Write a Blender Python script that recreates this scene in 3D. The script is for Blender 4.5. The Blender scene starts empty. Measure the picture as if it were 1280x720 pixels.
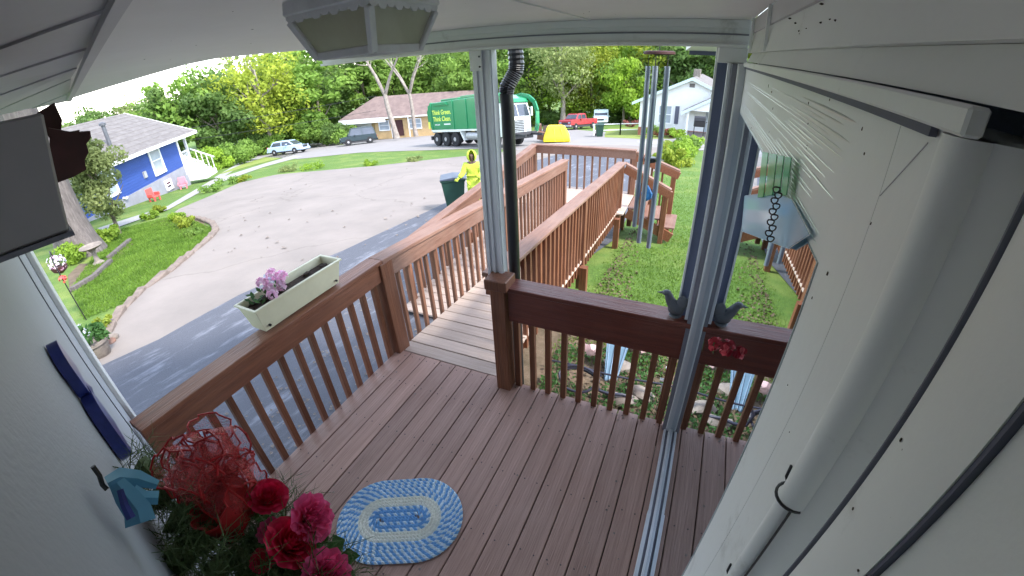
import bpy, bmesh, math, random
import numpy as np
from mathutils import Vector, Matrix, Euler
random.seed(7)
C = bpy.context.scene.collection
SC = bpy.context.scene
R = math.radians

# ------------------------------------------------------------------ camera
# wide porch camera under the ceiling: x right, y along the ramp, z up, deck surface at z=0
CAM_Z = 2.18
YAW, PITCH, ROLL = 0.43964, 0.53094, -0.04788
K = (1.27132, -0.16657, -0.08009)
_cy, _sy, _cp, _sp = math.cos(YAW), math.sin(YAW), math.cos(PITCH), math.sin(PITCH)
_f = Vector((-_sy*_cp, _cy*_cp, -_sp)); _r = Vector((_cy, _sy, 0)); _u = _r.cross(_f)
_r2 = math.cos(ROLL)*_r + math.sin(ROLL)*_u; _u2 = -math.sin(ROLL)*_r + math.cos(ROLL)*_u
cd = bpy.data.cameras.new('camera'); co = bpy.data.objects.new('camera', cd); C.objects.link(co); SC.camera = co
cd.type = 'PANO'; cd.panorama_type = 'FISHEYE_LENS_POLYNOMIAL'; cd.sensor_width = 36; cd.fisheye_fov = R(220)
cd.fisheye_polynomial_k0 = 0
cd.fisheye_polynomial_k1 = -K[0]/18; cd.fisheye_polynomial_k2 = -K[1]/18**2; cd.fisheye_polynomial_k3 = -K[2]/18**3
cd.fisheye_polynomial_k4 = 0
cd.clip_start = 0.01; cd.clip_end = 2000
co.matrix_world = Matrix(((_r2.x, _u2.x, -_f.x, 0), (_r2.y, _u2.y, -_f.y, 0), (_r2.z, _u2.z, -_f.z, CAM_Z), (0, 0, 0, 1)))

# ------------------------------------------------------------------ light
SUN_EL, SUN_AZ = 50, 97      # azimuth of the sun, degrees clockwise from +Y
w = bpy.data.worlds.new('World'); SC.world = w; w.use_nodes = True
wn = w.node_tree.nodes; bg = wn['Background']
sky = wn.new('ShaderNodeTexSky'); sky.sky_type = 'NISHITA'; sky.sun_disc = False
sky.sun_elevation = R(SUN_EL); sky.sun_rotation = R(SUN_AZ); sky.air_density = 1.0; sky.dust_density = 0.4; sky.ozone_density = 1.0
hz = wn.new('ShaderNodeHueSaturation'); hz.inputs['Saturation'].default_value = 0.58; w.node_tree.links.new(sky.outputs[0], hz.inputs['Color']); w.node_tree.links.new(hz.outputs[0], bg.inputs[0]); bg.inputs[1].default_value = 0.15
sl = bpy.data.lights.new('sun', 'SUN'); sl.energy = 1.3; sl.angle = R(10); sl.color = (1, 0.94, 0.86)
so = bpy.data.objects.new('sun', sl); C.objects.link(so)
so.rotation_euler = Vector((-math.sin(R(SUN_AZ))*math.cos(R(SUN_EL)), -math.cos(R(SUN_AZ))*math.cos(R(SUN_EL)), -math.sin(R(SUN_EL)))).to_track_quat('-Z', 'Y').to_euler()
SC.view_settings.view_transform = 'Standard'; SC.view_settings.look = 'None'; SC.view_settings.exposure = 2.4; SC.view_settings.gamma = 1
SC.cycles.max_bounces = 8; SC.cycles.diffuse_bounces = 5; SC.cycles.transparent_max_bounces = 12

# ------------------------------------------------------------------ materials
MT = {}
def mat(name, col, rough=0.7, var=0.0, scale=8, col2=None, bump=0.0, bscale=40, metal=0.0, obj_rand=0.0, stretch=(1, 1, 1), spec=0.5, coat=0.0, emis=None, detail=6, sss=None, world=False):
    m = bpy.data.materials.new(name); m.use_nodes = True; nt = m.node_tree; n = nt.nodes; L = nt.links
    b = n['Principled BSDF']; b.inputs['Roughness'].default_value = rough; b.inputs['Metallic'].default_value = metal
    b.inputs['Specular IOR Level'].default_value = spec
    if coat: b.inputs['Coat Weight'].default_value = coat; b.inputs['Coat Roughness'].default_value = 0.08
    tc = n.new('ShaderNodeTexCoord'); mp = n.new('ShaderNodeMapping'); mp.inputs['Scale'].default_value = stretch
    if world:
        g = n.new('ShaderNodeNewGeometry'); L.new(g.outputs['Position'], mp.inputs[0])
    else: L.new(tc.outputs['Object'], mp.inputs[0])
    nz = n.new('ShaderNodeTexNoise'); nz.inputs['Scale'].default_value = scale; nz.inputs['Detail'].default_value = detail; nz.inputs['Roughness'].default_value = 0.65
    L.new(mp.outputs[0], nz.inputs['Vector'])
    cr = n.new('ShaderNodeValToRGB'); cr.color_ramp.elements[0].position = 0.32; cr.color_ramp.elements[1].position = 0.68
    c = Vector(col)
    c2 = Vector(col2) if col2 else c*(1-var)
    if not col2: c = c*(1+var*0.6)
    cr.color_ramp.elements[0].color = (*c2, 1); cr.color_ramp.elements[1].color = (*c, 1)
    L.new(nz.outputs['Fac'], cr.inputs[0]); out = cr.outputs[0]
    if obj_rand:
        oi = n.new('ShaderNodeObjectInfo'); mr = n.new('ShaderNodeMapRange'); mr.inputs['To Min'].default_value = 1-obj_rand; mr.inputs['To Max'].default_value = 1+obj_rand
        L.new(oi.outputs['Random'], mr.inputs[0]); hv = n.new('ShaderNodeHueSaturation'); L.new(mr.outputs[0], hv.inputs['Value']); L.new(out, hv.inputs['Color']); out = hv.outputs[0]
    L.new(out, b.inputs['Base Color'])
    if bump:
        nb = n.new('ShaderNodeTexNoise'); nb.inputs['Scale'].default_value = bscale; nb.inputs['Detail'].default_value = 5; L.new(mp.outputs[0], nb.inputs['Vector'])
        bp = n.new('ShaderNodeBump'); bp.inputs['Strength'].default_value = bump; bp.inputs['Distance'].default_value = 0.02; L.new(nb.outputs['Fac'], bp.inputs['Height']); L.new(bp.outputs[0], b.inputs['Normal'])
    if emis: b.inputs['Emission Color'].default_value = (*emis, 1); b.inputs['Emission Strength'].default_value = 1
    MT[name] = m; return m
def leafmat(name, c1, c2, scale=0.5, trans=0.45):
    m = mat(name, c1, 0.6, scale=scale, col2=c2, obj_rand=0.18, detail=8); nt = m.node_tree; n = nt.nodes; L = nt.links
    b = n['Principled BSDF']; b.inputs['Specular IOR Level'].default_value = 0.25
    t = n.new('ShaderNodeBsdfTranslucent'); src = b.inputs['Base Color'].links[0].from_socket; L.new(src, t.inputs[0])
    mx = n.new('ShaderNodeMixShader'); mx.inputs[0].default_value = trans; L.new(b.outputs[0], mx.inputs[1]); L.new(t.outputs[0], mx.inputs[2])
    L.new(mx.outputs[0], n['Material Output'].inputs[0]); return m

# deck boards: stained softwood, grain along local Y, worn grey patches
def woodmat(name, col, col2, axis='y', rough=0.55, rnd=0.12, worn=.4):
    st = {'x': (0.35, 7, 7), 'y': (7, 0.35, 7), 'z': (7, 7, 0.35)}[axis]
    m = mat(name, col, rough, scale=5.5, col2=col2, bump=0.28, bscale=16, obj_rand=rnd, stretch=st, detail=9)
    nt = m.node_tree; n = nt.nodes; L = nt.links; b = n['Principled BSDF']
    tc = n['Texture Coordinate']; nz = n.new('ShaderNodeTexNoise'); nz.inputs['Scale'].default_value = 3.2; nz.inputs['Detail'].default_value = 7
    g = n.new('ShaderNodeNewGeometry'); L.new(g.outputs['Position'], nz.inputs['Vector'])
    cr = n.new('ShaderNodeValToRGB'); cr.color_ramp.elements[0].position = 0.42; cr.color_ramp.elements[1].position = 0.72
    L.new(nz.outputs['Fac'], cr.inputs[0])
    mx = n.new('ShaderNodeMix'); mx.data_type = 'RGBA'; mx.blend_type = 'MIX'
    ml = n.new('ShaderNodeMath'); ml.operation = 'MULTIPLY'; ml.inputs[1].default_value = 0.45; L.new(cr.outputs[0], ml.inputs[0]); L.new(ml.outputs[0], mx.inputs[0])
    src = b.inputs['Base Color'].links[0].from_socket
    L.new(src, mx.inputs[6]); wc = [(1-worn)*a+worn*g_ for a, g_ in zip(col, (.34, .29, .26))]; mx.inputs[7].default_value = (*wc, 1)
    L.new(mx.outputs[2], b.inputs['Base Color']); return m
woodmat('deck_wood', (.40, .245, .195), (.26, .15, .115), 'y', 0.48, .16, worn=.2)
woodmat('ramp_wood', (.52, .41, .34), (.38, .29, .235), 'x', 0.6)
woodmat('rail_wood_y', (.27, .10, .05), (.14, .046, .024), 'y', 0.45, worn=.12)
woodmat('rail_wood_x', (.18, .042, .024), (.09, .02, .012), 'x', 0.4, worn=.15)
woodmat('rail_wood_z', (.22, .078, .034), (.10, .034, .018), 'z', 0.5, 0.22, worn=.15)
woodmat('worn_rail_wood', (.24, .125, .085), (.14, .065, .043), 'y', 0.6, worn=.3)
woodmat('ramp_rail_wood', (.23, .105, .06), (.12, .05, .028), 'z', 0.6, 0.25, worn=.2)
mat('white_vinyl', (.75, .76, .75), 0.42, 0.04, 3, bump=0.04, bscale=60)
mat('white_gloss', (.72, .73, .71), 0.34, .03, 3, metal=.8)
mat('ceiling_paint', (.80, .78, .79), 0.6, 0.04, 2.5, bump=0.06, bscale=25)
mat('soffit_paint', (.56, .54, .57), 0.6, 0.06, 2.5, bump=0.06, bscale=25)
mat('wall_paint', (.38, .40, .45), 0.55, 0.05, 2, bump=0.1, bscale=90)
mat('grey_box_paint', (.42, .39, .40), 0.6, 0.1, 3)
mat('aluminium', (.66, .68, .72), 0.32, 0.06, 3, metal=0.35, stretch=(4, 4, .3))
mat('aluminium_dark', (.20, .20, .24), 0.35, 0.1, 5, metal=0.3)
mat('black_metal', (.018, .017, .02), 0.35, 0.3, 20)
mat('rubber_seal', (.13, .135, .17), 0.6)
mat('concrete', (.250, .215, .195), 0.9, scale=0.6, col2=(.19, .165, .150), bump=0.2, bscale=30, world=True, detail=12)
mat('sidewalk', (.30, .29, .28), 0.9, 0.1, 1.5, world=True)
mat('asphalt_road', (.25, .235, .23), 0.9, 0.08, 1.0, world=True)
mat('kerb_stone', (.20, .155, .13), 0.9, 0.3, 6, world=True, bump=.3)
mat('soil', (.075, .05, .035), 0.95, scale=14, col2=(.03, .02, .015), bump=.8, bscale=40)
mat('dirt', (.17, .12, .08), 0.95, scale=5, col2=(.08, .06, .035), bump=.6, bscale=30, world=True)
mat('bark', (.17, .145, .135), 0.9, scale=3, col2=(.08, .066, .062), bump=1.0, bscale=7, stretch=(5, 5, 1))
mat('bark_pale', (.33, .285, .25), 0.9, scale=3, col2=(.17, .145, .125), bump=.6, bscale=7)
mat('trunk_dark', (.16, .13, .10), 0.9, .3, 4)
leafmat('leaf_green', (.26, .40, .075), (.13, .23, .045))
leafmat('leaf_yellow', (0.432, 0.480, 0.060), (0.204, 0.288, 0.036))
leafmat('leaf_dark', (.19, .30, .075), (.095, .165, .05))
leafmat('leaf_olive', (0.324, 0.365, 0.135), (0.149, 0.203, 0.068))
leafmat('leaf_lime', (0.351, 0.513, 0.054), (0.162, 0.270, 0.034))
leafmat('leaf_plant', (.10, .22, .06), (.04, .11, .03), 6)
leafmat('needle', (.14, .20, .08), (.06, .10, .04), 12, .1)
leafmat('rose_red', (.85, .03, .12), (.62, .015, .07), 14, .25)
leafmat('rose_pink', (.95, .18, .40), (.82, .08, .27), 14, .3)
leafmat('petal_lilac', (.95, .78, .90), (.95, .50, .74), 30, .3)
leafmat('petal_white', (.9, .88, .9), (.7, .74, .9), 30, .3)
mat('blue_siding', (.03, .075, .30), 0.6, 0.12, 2)
mat('grey_shingle', (.19, .175, .17), 0.95, scale=2.6, col2=(.12, .108, .105), bump=.4, bscale=12)
mat('brown_shingle', (.22, .16, .145), 0.95, scale=1.5, col2=(.14, .10, .095))
mat('yellow_brick', (.52, .36, .18), 0.9, .15, 3)
mat('red_brick', (.33, .13, .09), 0.9, .3, 3)
mat('foundation', (.26, .26, .30), 0.9, .15, 2)
mat('white_paint', (.78, .78, .78), 0.5, .03, 3)
mat('window_glass', (.05, .06, .08), 0.08, .3, 1, spec=0.8)
mat('pale_window', (.35, .40, .45), 0.1, .3, 1, spec=0.8)
mat('truck_green', (.008, .22, .085), 0.35, .08, 1.5, coat=.4)
mat('truck_lime', (.75, .85, .12), 0.5)
mat('truck_white', (.74, .76, .75), 0.3, .04, 2, coat=.4)
mat('tyre', (.022, .022, .024), 0.85, .2, 10)
mat('rim_metal', (.42, .42, .43), 0.45, .15, 6, metal=.3)
mat('chassis', (.04, .04, .045), 0.7, .3, 4)
mat('car_dark', (.012, .028, .035), 0.4, .1, 2, coat=.2)
mat('car_pale', (.42, .55, .72), 0.25, .05, 2, coat=.6)
mat('car_red', (.36, .018, .03), 0.3, .05, 2, coat=.6)
mat('van_paint', (.55, .66, .68), 0.35, .04, 2, coat=.4)
mat('yellow_plastic', (.85, .68, .02), 0.5, .06, 3)
mat('bin_green', (.012, .05, .035), 0.5, .15, 4)
mat('bin_lid', (.07, .085, .12), 0.45, .2, 6)
mat('hivis', (.50, .62, .06), 0.85, .35, 7, bump=.8, bscale=14)  # dark noise in the colour stands in for shade in the folds
mat('skin', (.10, .055, .04), 0.6)
mat('trouser', (.03, .035, .05), 0.9)
mat('planter_cream', (.72, .69, .50), 0.5, .06, 6, bump=.05)
mat('rug_blue', (.24, .48, .78), 0.95, scale=60, col2=(.15, .36, .66), bump=.4, bscale=120)
mat('rug_pale', (.78, .86, .90), 0.95, .2, 60, bump=.4, bscale=120)
mat('rug_cream', (.82, .82, .74), 0.95, .12, 60, bump=.4, bscale=120)
mat('ribbon_mesh', (.78, .12, .13), 0.6, .3, 60)
mat('ribbon_red', (.48, .015, .02), 0.6, .3, 30)
mat('teal_plastic', (.10, .30, .46), 0.35, .1, 10)
mat('navy_ceramic', (.035, .05, .26), 0.3, .5, 9)
mat('brown_wood', (.06, .018, .018), 0.7, .4, 8)
mat('lantern_metal', (.74, .74, .75), 0.5, .1, 20)
mat('chime_metal', (.30, .34, .42), 0.28, .1, 5, metal=.6, stretch=(3, 3, .4))
mat('lead', (.11, .115, .13), 0.5, .2, 20, metal=.2)
mat('stone', (.27, .23, .20), 0.9, scale=9, col2=(.15, .125, .11), bump=.6, bscale=12)
mat('pink_stone', (.46, .31, .31), 0.9, .1, 6, bump=.3)
mat('slate_panel', (.20, .33, .46), 0.35, .15, 8)
mat('hose', (.03, .03, .05), 0.4)
mat('red_toy', (.75, .10, .09), 0.5)
mat('pink_toy', (.85, .22, .28), 0.5)
mat('slate_paint', (.12, .14, .22), 0.4, .1, 5)
mat('autumn_leaf', (.22, .06, .045), 0.8, .4, 8)
mat('crimson_silk', (.42, .012, .03), 0.6, .3, 12)
mat('navy_paint', (.09, .095, .14), 0.6)
mat('azure', (.05, .30, .70), 0.4)

# frosted lantern glass, mirror-like window glass
def frost():
    m = mat('frosted_glass', (.80, .80, .72), 0.35, scale=7, col2=(.50, .48, .38)); n = m.node_tree.nodes; L = m.node_tree.links
    t = n.new('ShaderNodeBsdfTranslucent'); t.inputs[0].default_value = (.85, .85, .76, 1)
    mx = n.new('ShaderNodeMixShader'); mx.inputs[0].default_value = 0.5; L.new(n['Principled BSDF'].outputs[0], mx.inputs[1]); L.new(t.outputs[0], mx.inputs[2]); tr = n.new('ShaderNodeBsdfTransparent'); tr.inputs[0].default_value = (.8, .82, .72, 1); m2 = n.new('ShaderNodeMixShader'); m2.inputs[0].default_value = .30; L.new(mx.outputs[0], m2.inputs[1]); L.new(tr.outputs[0], m2.inputs[2]); L.new(m2.outputs[0], n['Material Output'].inputs[0])
frost()
def door_glass():
    m = bpy.data.materials.new('door_glass'); m.use_nodes = True; n = m.node_tree.nodes; L = m.node_tree.links; n.remove(n['Principled BSDF'])
    g = n.new('ShaderNodeBsdfGlossy'); g.inputs[0].default_value = (.80, .86, .90, 1); g.inputs['Roughness'].default_value = 0.0
    t = n.new('ShaderNodeBsdfTransparent'); t.inputs[0].default_value = (.75, .8, .85, 1)
    fr = n.new('ShaderNodeFresnel'); fr.inputs[0].default_value = 1.6
    mr = n.new('ShaderNodeMapRange'); mr.inputs[1].default_value = 0.0; mr.inputs[2].default_value = 0.5; mr.inputs[3].default_value = 0.62; mr.inputs[4].default_value = 0.95
    L.new(fr.outputs[0], mr.inputs[0])
    mx = n.new('ShaderNodeMixShader'); L.new(mr.outputs[0], mx.inputs[0]); L.new(t.outputs[0], mx.inputs[1]); L.new(g.outputs[0], mx.inputs[2]); L.new(mx.outputs[0], n['Material Output'].inputs[0]); MT['door_glass'] = m
door_glass()
def tint_glass(name, col, gl=.25):
    m = bpy.data.materials.new(name); m.use_nodes = True; n = m.node_tree.nodes; L = m.node_tree.links; n.remove(n['Principled BSDF'])
    g = n.new('ShaderNodeBsdfGlossy'); g.inputs[0].default_value = (.9, .95, 1, 1); g.inputs['Roughness'].default_value = 0.08
    d = n.new('ShaderNodeBsdfDiffuse'); d.inputs[0].default_value = (*col, 1)
    t = n.new('ShaderNodeBsdfTransparent'); t.inputs[0].default_value = (*[min(1, c*1.1+.1) for c in col], 1)
    a = n.new('ShaderNodeMixShader'); a.inputs[0].default_value = .65; L.new(t.outputs[0], a.inputs[1]); L.new(d.outputs[0], a.inputs[2])
    b = n.new('ShaderNodeMixShader'); b.inputs[0].default_value = gl; L.new(a.outputs[0], b.inputs[1]); L.new(g.outputs[0], b.inputs[2]); L.new(b.outputs[0], n['Material Output'].inputs[0]); MT[name] = m
tint_glass('green_glass', (.25, .70, .35)); tint_glass('blue_glass', (.55, .78, .98), .25)

def grassmat(name='grass', dry=0.0):
    m = mat(name, (.11, .20, .025), 0.9, scale=22, col2=(.058, .12, .014), bump=1.0, bscale=60, world=True, detail=10)
    nt = m.node_tree; n = nt.nodes; L = nt.links; b = n['Principled BSDF']
    g = n.new('ShaderNodeNewGeometry'); nz = n.new('ShaderNodeTexNoise'); nz.inputs['Scale'].default_value = 0.55; nz.inputs['Detail'].default_value = 8; nz.inputs['Roughness'].default_value = .7; L.new(g.outputs['Position'], nz.inputs['Vector'])
    cr = n.new('ShaderNodeValToRGB'); cr.color_ramp.elements[0].position = 0.48-dry; cr.color_ramp.elements[1].position = 0.70-dry; L.new(nz.outputs['Fac'], cr.inputs[0])
    mx = n.new('ShaderNodeMix'); mx.data_type = 'RGBA'; L.new(cr.outputs[0], mx.inputs[0]); L.new(b.inputs['Base Color'].links[0].from_socket, mx.inputs[6]); mx.inputs[7].default_value = (.20, .25, .05, 1)
    L.new(mx.outputs[2], b.inputs['Base Color'])
grassmat()
grassmat('dry_grass', .35)
def asphaltmat():
    m = mat('asphalt', (.10, .105, .13), 0.75, scale=90, col2=(.065, .068, .085), bump=.4, bscale=150, world=True, detail=8); nt = m.node_tree; n = nt.nodes; L = nt.links; b = n['Principled BSDF']
    g = n.new('ShaderNodeNewGeometry'); mp = n.new('ShaderNodeMapping'); mp.inputs['Scale'].default_value = (3.2, .7, 1); mp.inputs['Rotation'].default_value = (0, 0, .25); L.new(g.outputs['Position'], mp.inputs[0])
    nz = n.new('ShaderNodeTexNoise'); nz.inputs['Scale'].default_value = 1.6; nz.inputs['Detail'].default_value = 12; nz.inputs['Roughness'].default_value = .72; L.new(mp.outputs[0], nz.inputs['Vector'])
    cr = n.new('ShaderNodeValToRGB'); cr.color_ramp.elements[0].position = 0.53; cr.color_ramp.elements[1].position = 0.68; L.new(nz.outputs['Fac'], cr.inputs[0])
    mx = n.new('ShaderNodeMix'); mx.data_type = 'RGBA'; L.new(cr.outputs[0], mx.inputs[0]); L.new(b.inputs['Base Color'].links[0].from_socket, mx.inputs[6]); mx.inputs[7].default_value = (.22, .23, .27, 1)
    L.new(mx.outputs[2], b.inputs['Base Color'])
asphaltmat()
def stains(name, amount=.6, thr=.66, scale=1.2, col=(.30, .27, .25)):
    m = MT[name]; nt = m.node_tree; n = nt.nodes; L = nt.links; b = n['Principled BSDF']
    g = n.new('ShaderNodeNewGeometry'); nz = n.new('ShaderNodeTexNoise'); nz.inputs['Scale'].default_value = scale; nz.inputs['Detail'].default_value = 12; nz.inputs['Roughness'].default_value = .75; L.new(g.outputs['Position'], nz.inputs['Vector'])
    cr = n.new('ShaderNodeValToRGB'); cr.color_ramp.elements[0].position = thr; cr.color_ramp.elements[1].position = thr+.08; cr.color_ramp.elements[1].color = (amount,)*3+(1,); L.new(nz.outputs['Fac'], cr.inputs[0])
    mx = n.new('ShaderNodeMix'); mx.data_type = 'RGBA'; L.new(cr.outputs[0], mx.inputs[0]); L.new(b.inputs['Base Color'].links[0].from_socket, mx.inputs[6]); mx.inputs[7].default_value = (*col, 1)
    L.new(mx.outputs[2], b.inputs['Base Color'])
def cracks(name, sc=.16):
    m = MT[name]; nt = m.node_tree; n = nt.nodes; L = nt.links; b = n['Principled BSDF']
    g = n.new('ShaderNodeNewGeometry'); wz = n.new('ShaderNodeTexNoise'); wz.inputs['Scale'].default_value = .8; wz.inputs['Detail'].default_value = 8; L.new(g.outputs['Position'], wz.inputs['Vector'])
    va = n.new('ShaderNodeVectorMath'); va.operation = 'ADD'; sc_ = n.new('ShaderNodeVectorMath'); sc_.operation = 'SCALE'; sc_.inputs['Scale'].default_value = 1.6; L.new(wz.outputs['Color'], sc_.inputs[0]); L.new(sc_.outputs[0], va.inputs[0]); L.new(g.outputs['Position'], va.inputs[1])
    v = n.new('ShaderNodeTexVoronoi'); v.feature = 'DISTANCE_TO_EDGE'; v.inputs['Scale'].default_value = sc; L.new(va.outputs[0], v.inputs['Vector'])
    cr = n.new('ShaderNodeValToRGB'); cr.color_ramp.elements[0].position = .0; cr.color_ramp.elements[0].color = (.55, .55, .55, 1); cr.color_ramp.elements[1].position = .006; cr.color_ramp.elements[1].color = (0, 0, 0, 1); L.new(v.outputs['Distance'], cr.inputs[0])
    mx = n.new('ShaderNodeMix'); mx.data_type = 'RGBA'; L.new(cr.outputs[0], mx.inputs[0]); L.new(b.inputs['Base Color'].links[0].from_socket, mx.inputs[6]); mx.inputs[7].default_value = (.13, .11, .09, 1); L.new(mx.outputs[2], b.inputs['Base Color'])
stains('concrete'); stains('concrete', .5, .56, .35, (.23, .195, .17)); stains('concrete', .7, .70, 3.5, (.20, .17, .14)); cracks('concrete'); stains('white_vinyl', .9, .70, 26, (.09, .08, .07)); stains('white_vinyl', .35, .58, 3, (.30, .29, .25)); stains('ceiling_paint', .8, .715, 17, (.12, .10, .10)); stains('wall_paint', .3, .6, 2.5, (.32, .32, .32)); stains('deck_wood', .6, .69, 11, (.07, .05, .045)); stains('truck_green', .4, .58, .9, (.02, .11, .06)); stains('truck_white', .5, .6, 1.5, (.38, .37, .34)); stains('asphalt_road', .4, .55, .5, (.17, .16, .155))

# ------------------------------------------------------------------ mesh helpers
class MB:
    def __init__(s): s.v = []; s.f = []; s.mi = []
    def add(s, vs, fs, mi=0):
        o = len(s.v); s.v += [tuple(v) for v in vs]; s.f += [tuple(i+o for i in f) for f in fs]; s.mi += [mi]*len(fs); return s
    def box(s, lo, hi, M=None, mi=0):
        x0, y0, z0 = lo; x1, y1, z1 = hi
        vs = [Vector(p) for p in ((x0,y0,z0),(x1,y0,z0),(x1,y1,z0),(x0,y1,z0),(x0,y0,z1),(x1,y0,z1),(x1,y1,z1),(x0,y1,z1))]
        if M: vs = [M @ v for v in vs]
        return s.add(vs, [(0,3,2,1),(4,5,6,7),(0,1,5,4),(1,2,6,5),(2,3,7,6),(3,0,4,7)], mi)
    def cbox(s, c, sz, rot=None, mi=0):
        M = Matrix.Translation(c) @ (Euler(rot).to_matrix().to_4x4() if rot else Matrix()); h = [a/2 for a in sz]
        return s.box([-a for a in h], h, M, mi)
    def bar(s, p0, p1, w, h, mi=0, up=(0, 0, 1)):     # rectangular bar between two points
        p0, p1 = Vector(p0), Vector(p1); d = (p1-p0); L = d.length; d.normalize(); u = Vector(up)
        if abs(d.dot(u)) > .98: u = Vector((0, 1, 0))
        sx = d.cross(u).normalized(); sz = sx.cross(d)
        M = Matrix(((sx.x, d.x, sz.x, p0.x), (sx.y, d.y, sz.y, p0.y), (sx.z, d.z, sz.z, p0.z), (0, 0, 0, 1)))
        return s.box((-w/2, 0, -h/2), (w/2, L, h/2), M, mi)
    def tube(s, pts, rad, n=8, cap=True, mi=0):
        pts = [Vector(p) for p in pts]; rs = rad if hasattr(rad, '__len__') else [rad]*len(pts)
        rings = []; prev = None
        for i, p in enumerate(pts):
            d = (pts[min(i+1, len(pts)-1)]-pts[max(i-1, 0)]).normalized()
            u = prev if prev else (Vector((0, 0, 1)) if abs(d.z) < .9 else Vector((1, 0, 0)))
            a = (u-d*u.dot(d)).normalized(); prev = a; b = d.cross(a)
            rings.append([p+(a*math.cos(t)+b*math.sin(t))*rs[i] for t in [2*math.pi*k/n for k in range(n)]])
        vs = [v for r in rings for v in r]; fs = []
        for i in range(len(pts)-1):
            for k in range(n): fs.append((i*n+k, i*n+(k+1)%n, (i+1)*n+(k+1)%n, (i+1)*n+k))
        if cap: fs.append(tuple(range(n-1, -1, -1))); fs.append(tuple((len(pts)-1)*n+k for k in range(n)))
        return s.add(vs, fs, mi)
    def lathe(s, prof, n=16, c=(0, 0, 0), M=None, mi=0):   # prof [(r,z)]
        vs = []; fs = []
        for r, z in prof:
            for k in range(n):
                v = Vector((c[0]+r*math.cos(2*math.pi*k/n), c[1]+r*math.sin(2*math.pi*k/n), c[2]+z)); vs.append(M @ v if M else v)
        for i in range(len(prof)-1):
            for k in range(n): fs.append((i*n+k, i*n+(k+1)%n, (i+1)*n+(k+1)%n, (i+1)*n+k))
        fs.append(tuple(range(n-1, -1, -1))); fs.append(tuple((len(prof)-1)*n+k for k in range(n)))
        return s.add(vs, fs, mi)
    def prism(s, poly, a, b, axis='y', M=None, mi=0, flip=False):  # poly in the other two axes, extruded a..b
        def P(u, v, t): return {'y': Vector((u, t, v)), 'x': Vector((t, u, v)), 'z': Vector((u, v, t))}[axis]
        n = len(poly); vs = [P(u, v, a) for u, v in poly]+[P(u, v, b) for u, v in poly]
        if M: vs = [M @ v for v in vs]
        fs = [tuple(range(n)), tuple(range(2*n-1, n-1, -1))]+[(i, i+n, (i+1)%n+n, (i+1)%n) for i in range(n)]
        return s.add(vs, fs, mi)
    def blob(s, c, r, seed=0, amp=.15, sub=2, M=None, mi=0):
        bm = bmesh.new(); bmesh.ops.create_icosphere(bm, subdivisions=sub, radius=1); rr = random.Random(seed); ph = [rr.uniform(0, 6) for _ in range(6)]
        vs = []
        for v in bm.verts:
            k = 1+amp*(math.sin(v.co.x*3+ph[0])*math.cos(v.co.y*2.7+ph[1])+.6*math.sin(v.co.z*5+ph[2]+v.co.x*4))
            p = Vector((v.co.x*r[0]*k, v.co.y*r[1]*k, v.co.z*r[2]*k)); p = (M @ p) if M else p; vs.append(p+Vector(c))
        fs = [tuple(v.index for v in f.verts) for f in bm.faces]; bm.free(); return s.add(vs, fs, mi)
    def mesh(s, name, mats, smooth=False, bevel=0):
        me = bpy.data.meshes.new(name); me.from_pydata(s.v, [], s.f)
        for m in (mats if isinstance(mats, (list, tuple)) else [mats]): me.materials.append(MT[m])
        if any(s.mi): me.polygons.foreach_set('material_index', s.mi)
        bm = bmesh.new(); bm.from_mesh(me); bmesh.ops.recalc_face_normals(bm, faces=bm.faces)
        if bevel: bmesh.ops.bevel(bm, geom=bm.edges[:], offset=bevel, segments=1, affect='EDGES', clamp_overlap=True)
        bm.to_mesh(me); bm.free()
        if smooth:
            me.polygons.foreach_set('use_smooth', [True]*len(me.polygons))
            try: me.set_sharp_from_angle(angle=R(40))
            except Exception: pass
        return me
    def build(s, name, mats, parent=None, smooth=False, bevel=0, kind=None):
        """world-coordinate verts; origin moved to the bbox centre so object coordinates are local"""
        a = np.array(s.v); c = Vector(((a.min(0)+a.max(0))/2).tolist())
        s.v = [tuple(Vector(v)-c) for v in s.v]
        o = bpy.data.objects.new(name, s.mesh(name, mats, smooth, bevel)); C.objects.link(o); o.location = c
        if parent: put(o, parent)
        if kind: o['kind'] = kind
        return o
def mw(o):
    m = Matrix.LocRotScale(o.location, o.rotation_euler, o.scale)
    return (mw(o.parent) @ m) if o.parent else m
LOCAL = [False]
def put(o, parent):
    o.parent = parent
    if not LOCAL[0]: o.location = mw(parent).inverted() @ o.location
    elif parent.parent: o.location = o.location-parent.location
def thing(name, label, cat, loc=(0, 0, 0), rz=0, group=None):
    o = bpy.data.objects.new(name, None); C.objects.link(o); o.location = loc; o.rotation_euler = (0, 0, rz); o.empty_display_size = .1
    return tag(o, label, cat, group)
def tag(o, label, cat, group=None):
    o['label'] = label; o['category'] = cat
    if group: o['group'] = group
    return o
def link(name, me, loc, parent=None, rot=None, scale=None):
    o = bpy.data.objects.new(name, me); C.objects.link(o); o.location = loc
    if rot: o.rotation_euler = rot
    if scale: o.scale = scale
    if parent: put(o, parent)
    return o
def kids(o): return [c for c in ALLKIDS.get(o.name, [])]
def dup(root, loc, rz=0, label=None, scale=None):
    r = root.copy(); C.objects.link(r); r.location = loc; r.rotation_euler = (0, 0, rz)
    if scale: r.scale = scale
    if label: r['label'] = label
    for ch in list(root.children):
        c = ch.copy(); C.objects.link(c); c.parent = r
        for g in list(ch.children):
            d = g.copy(); C.objects.link(d); d.parent = c
    return r
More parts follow.
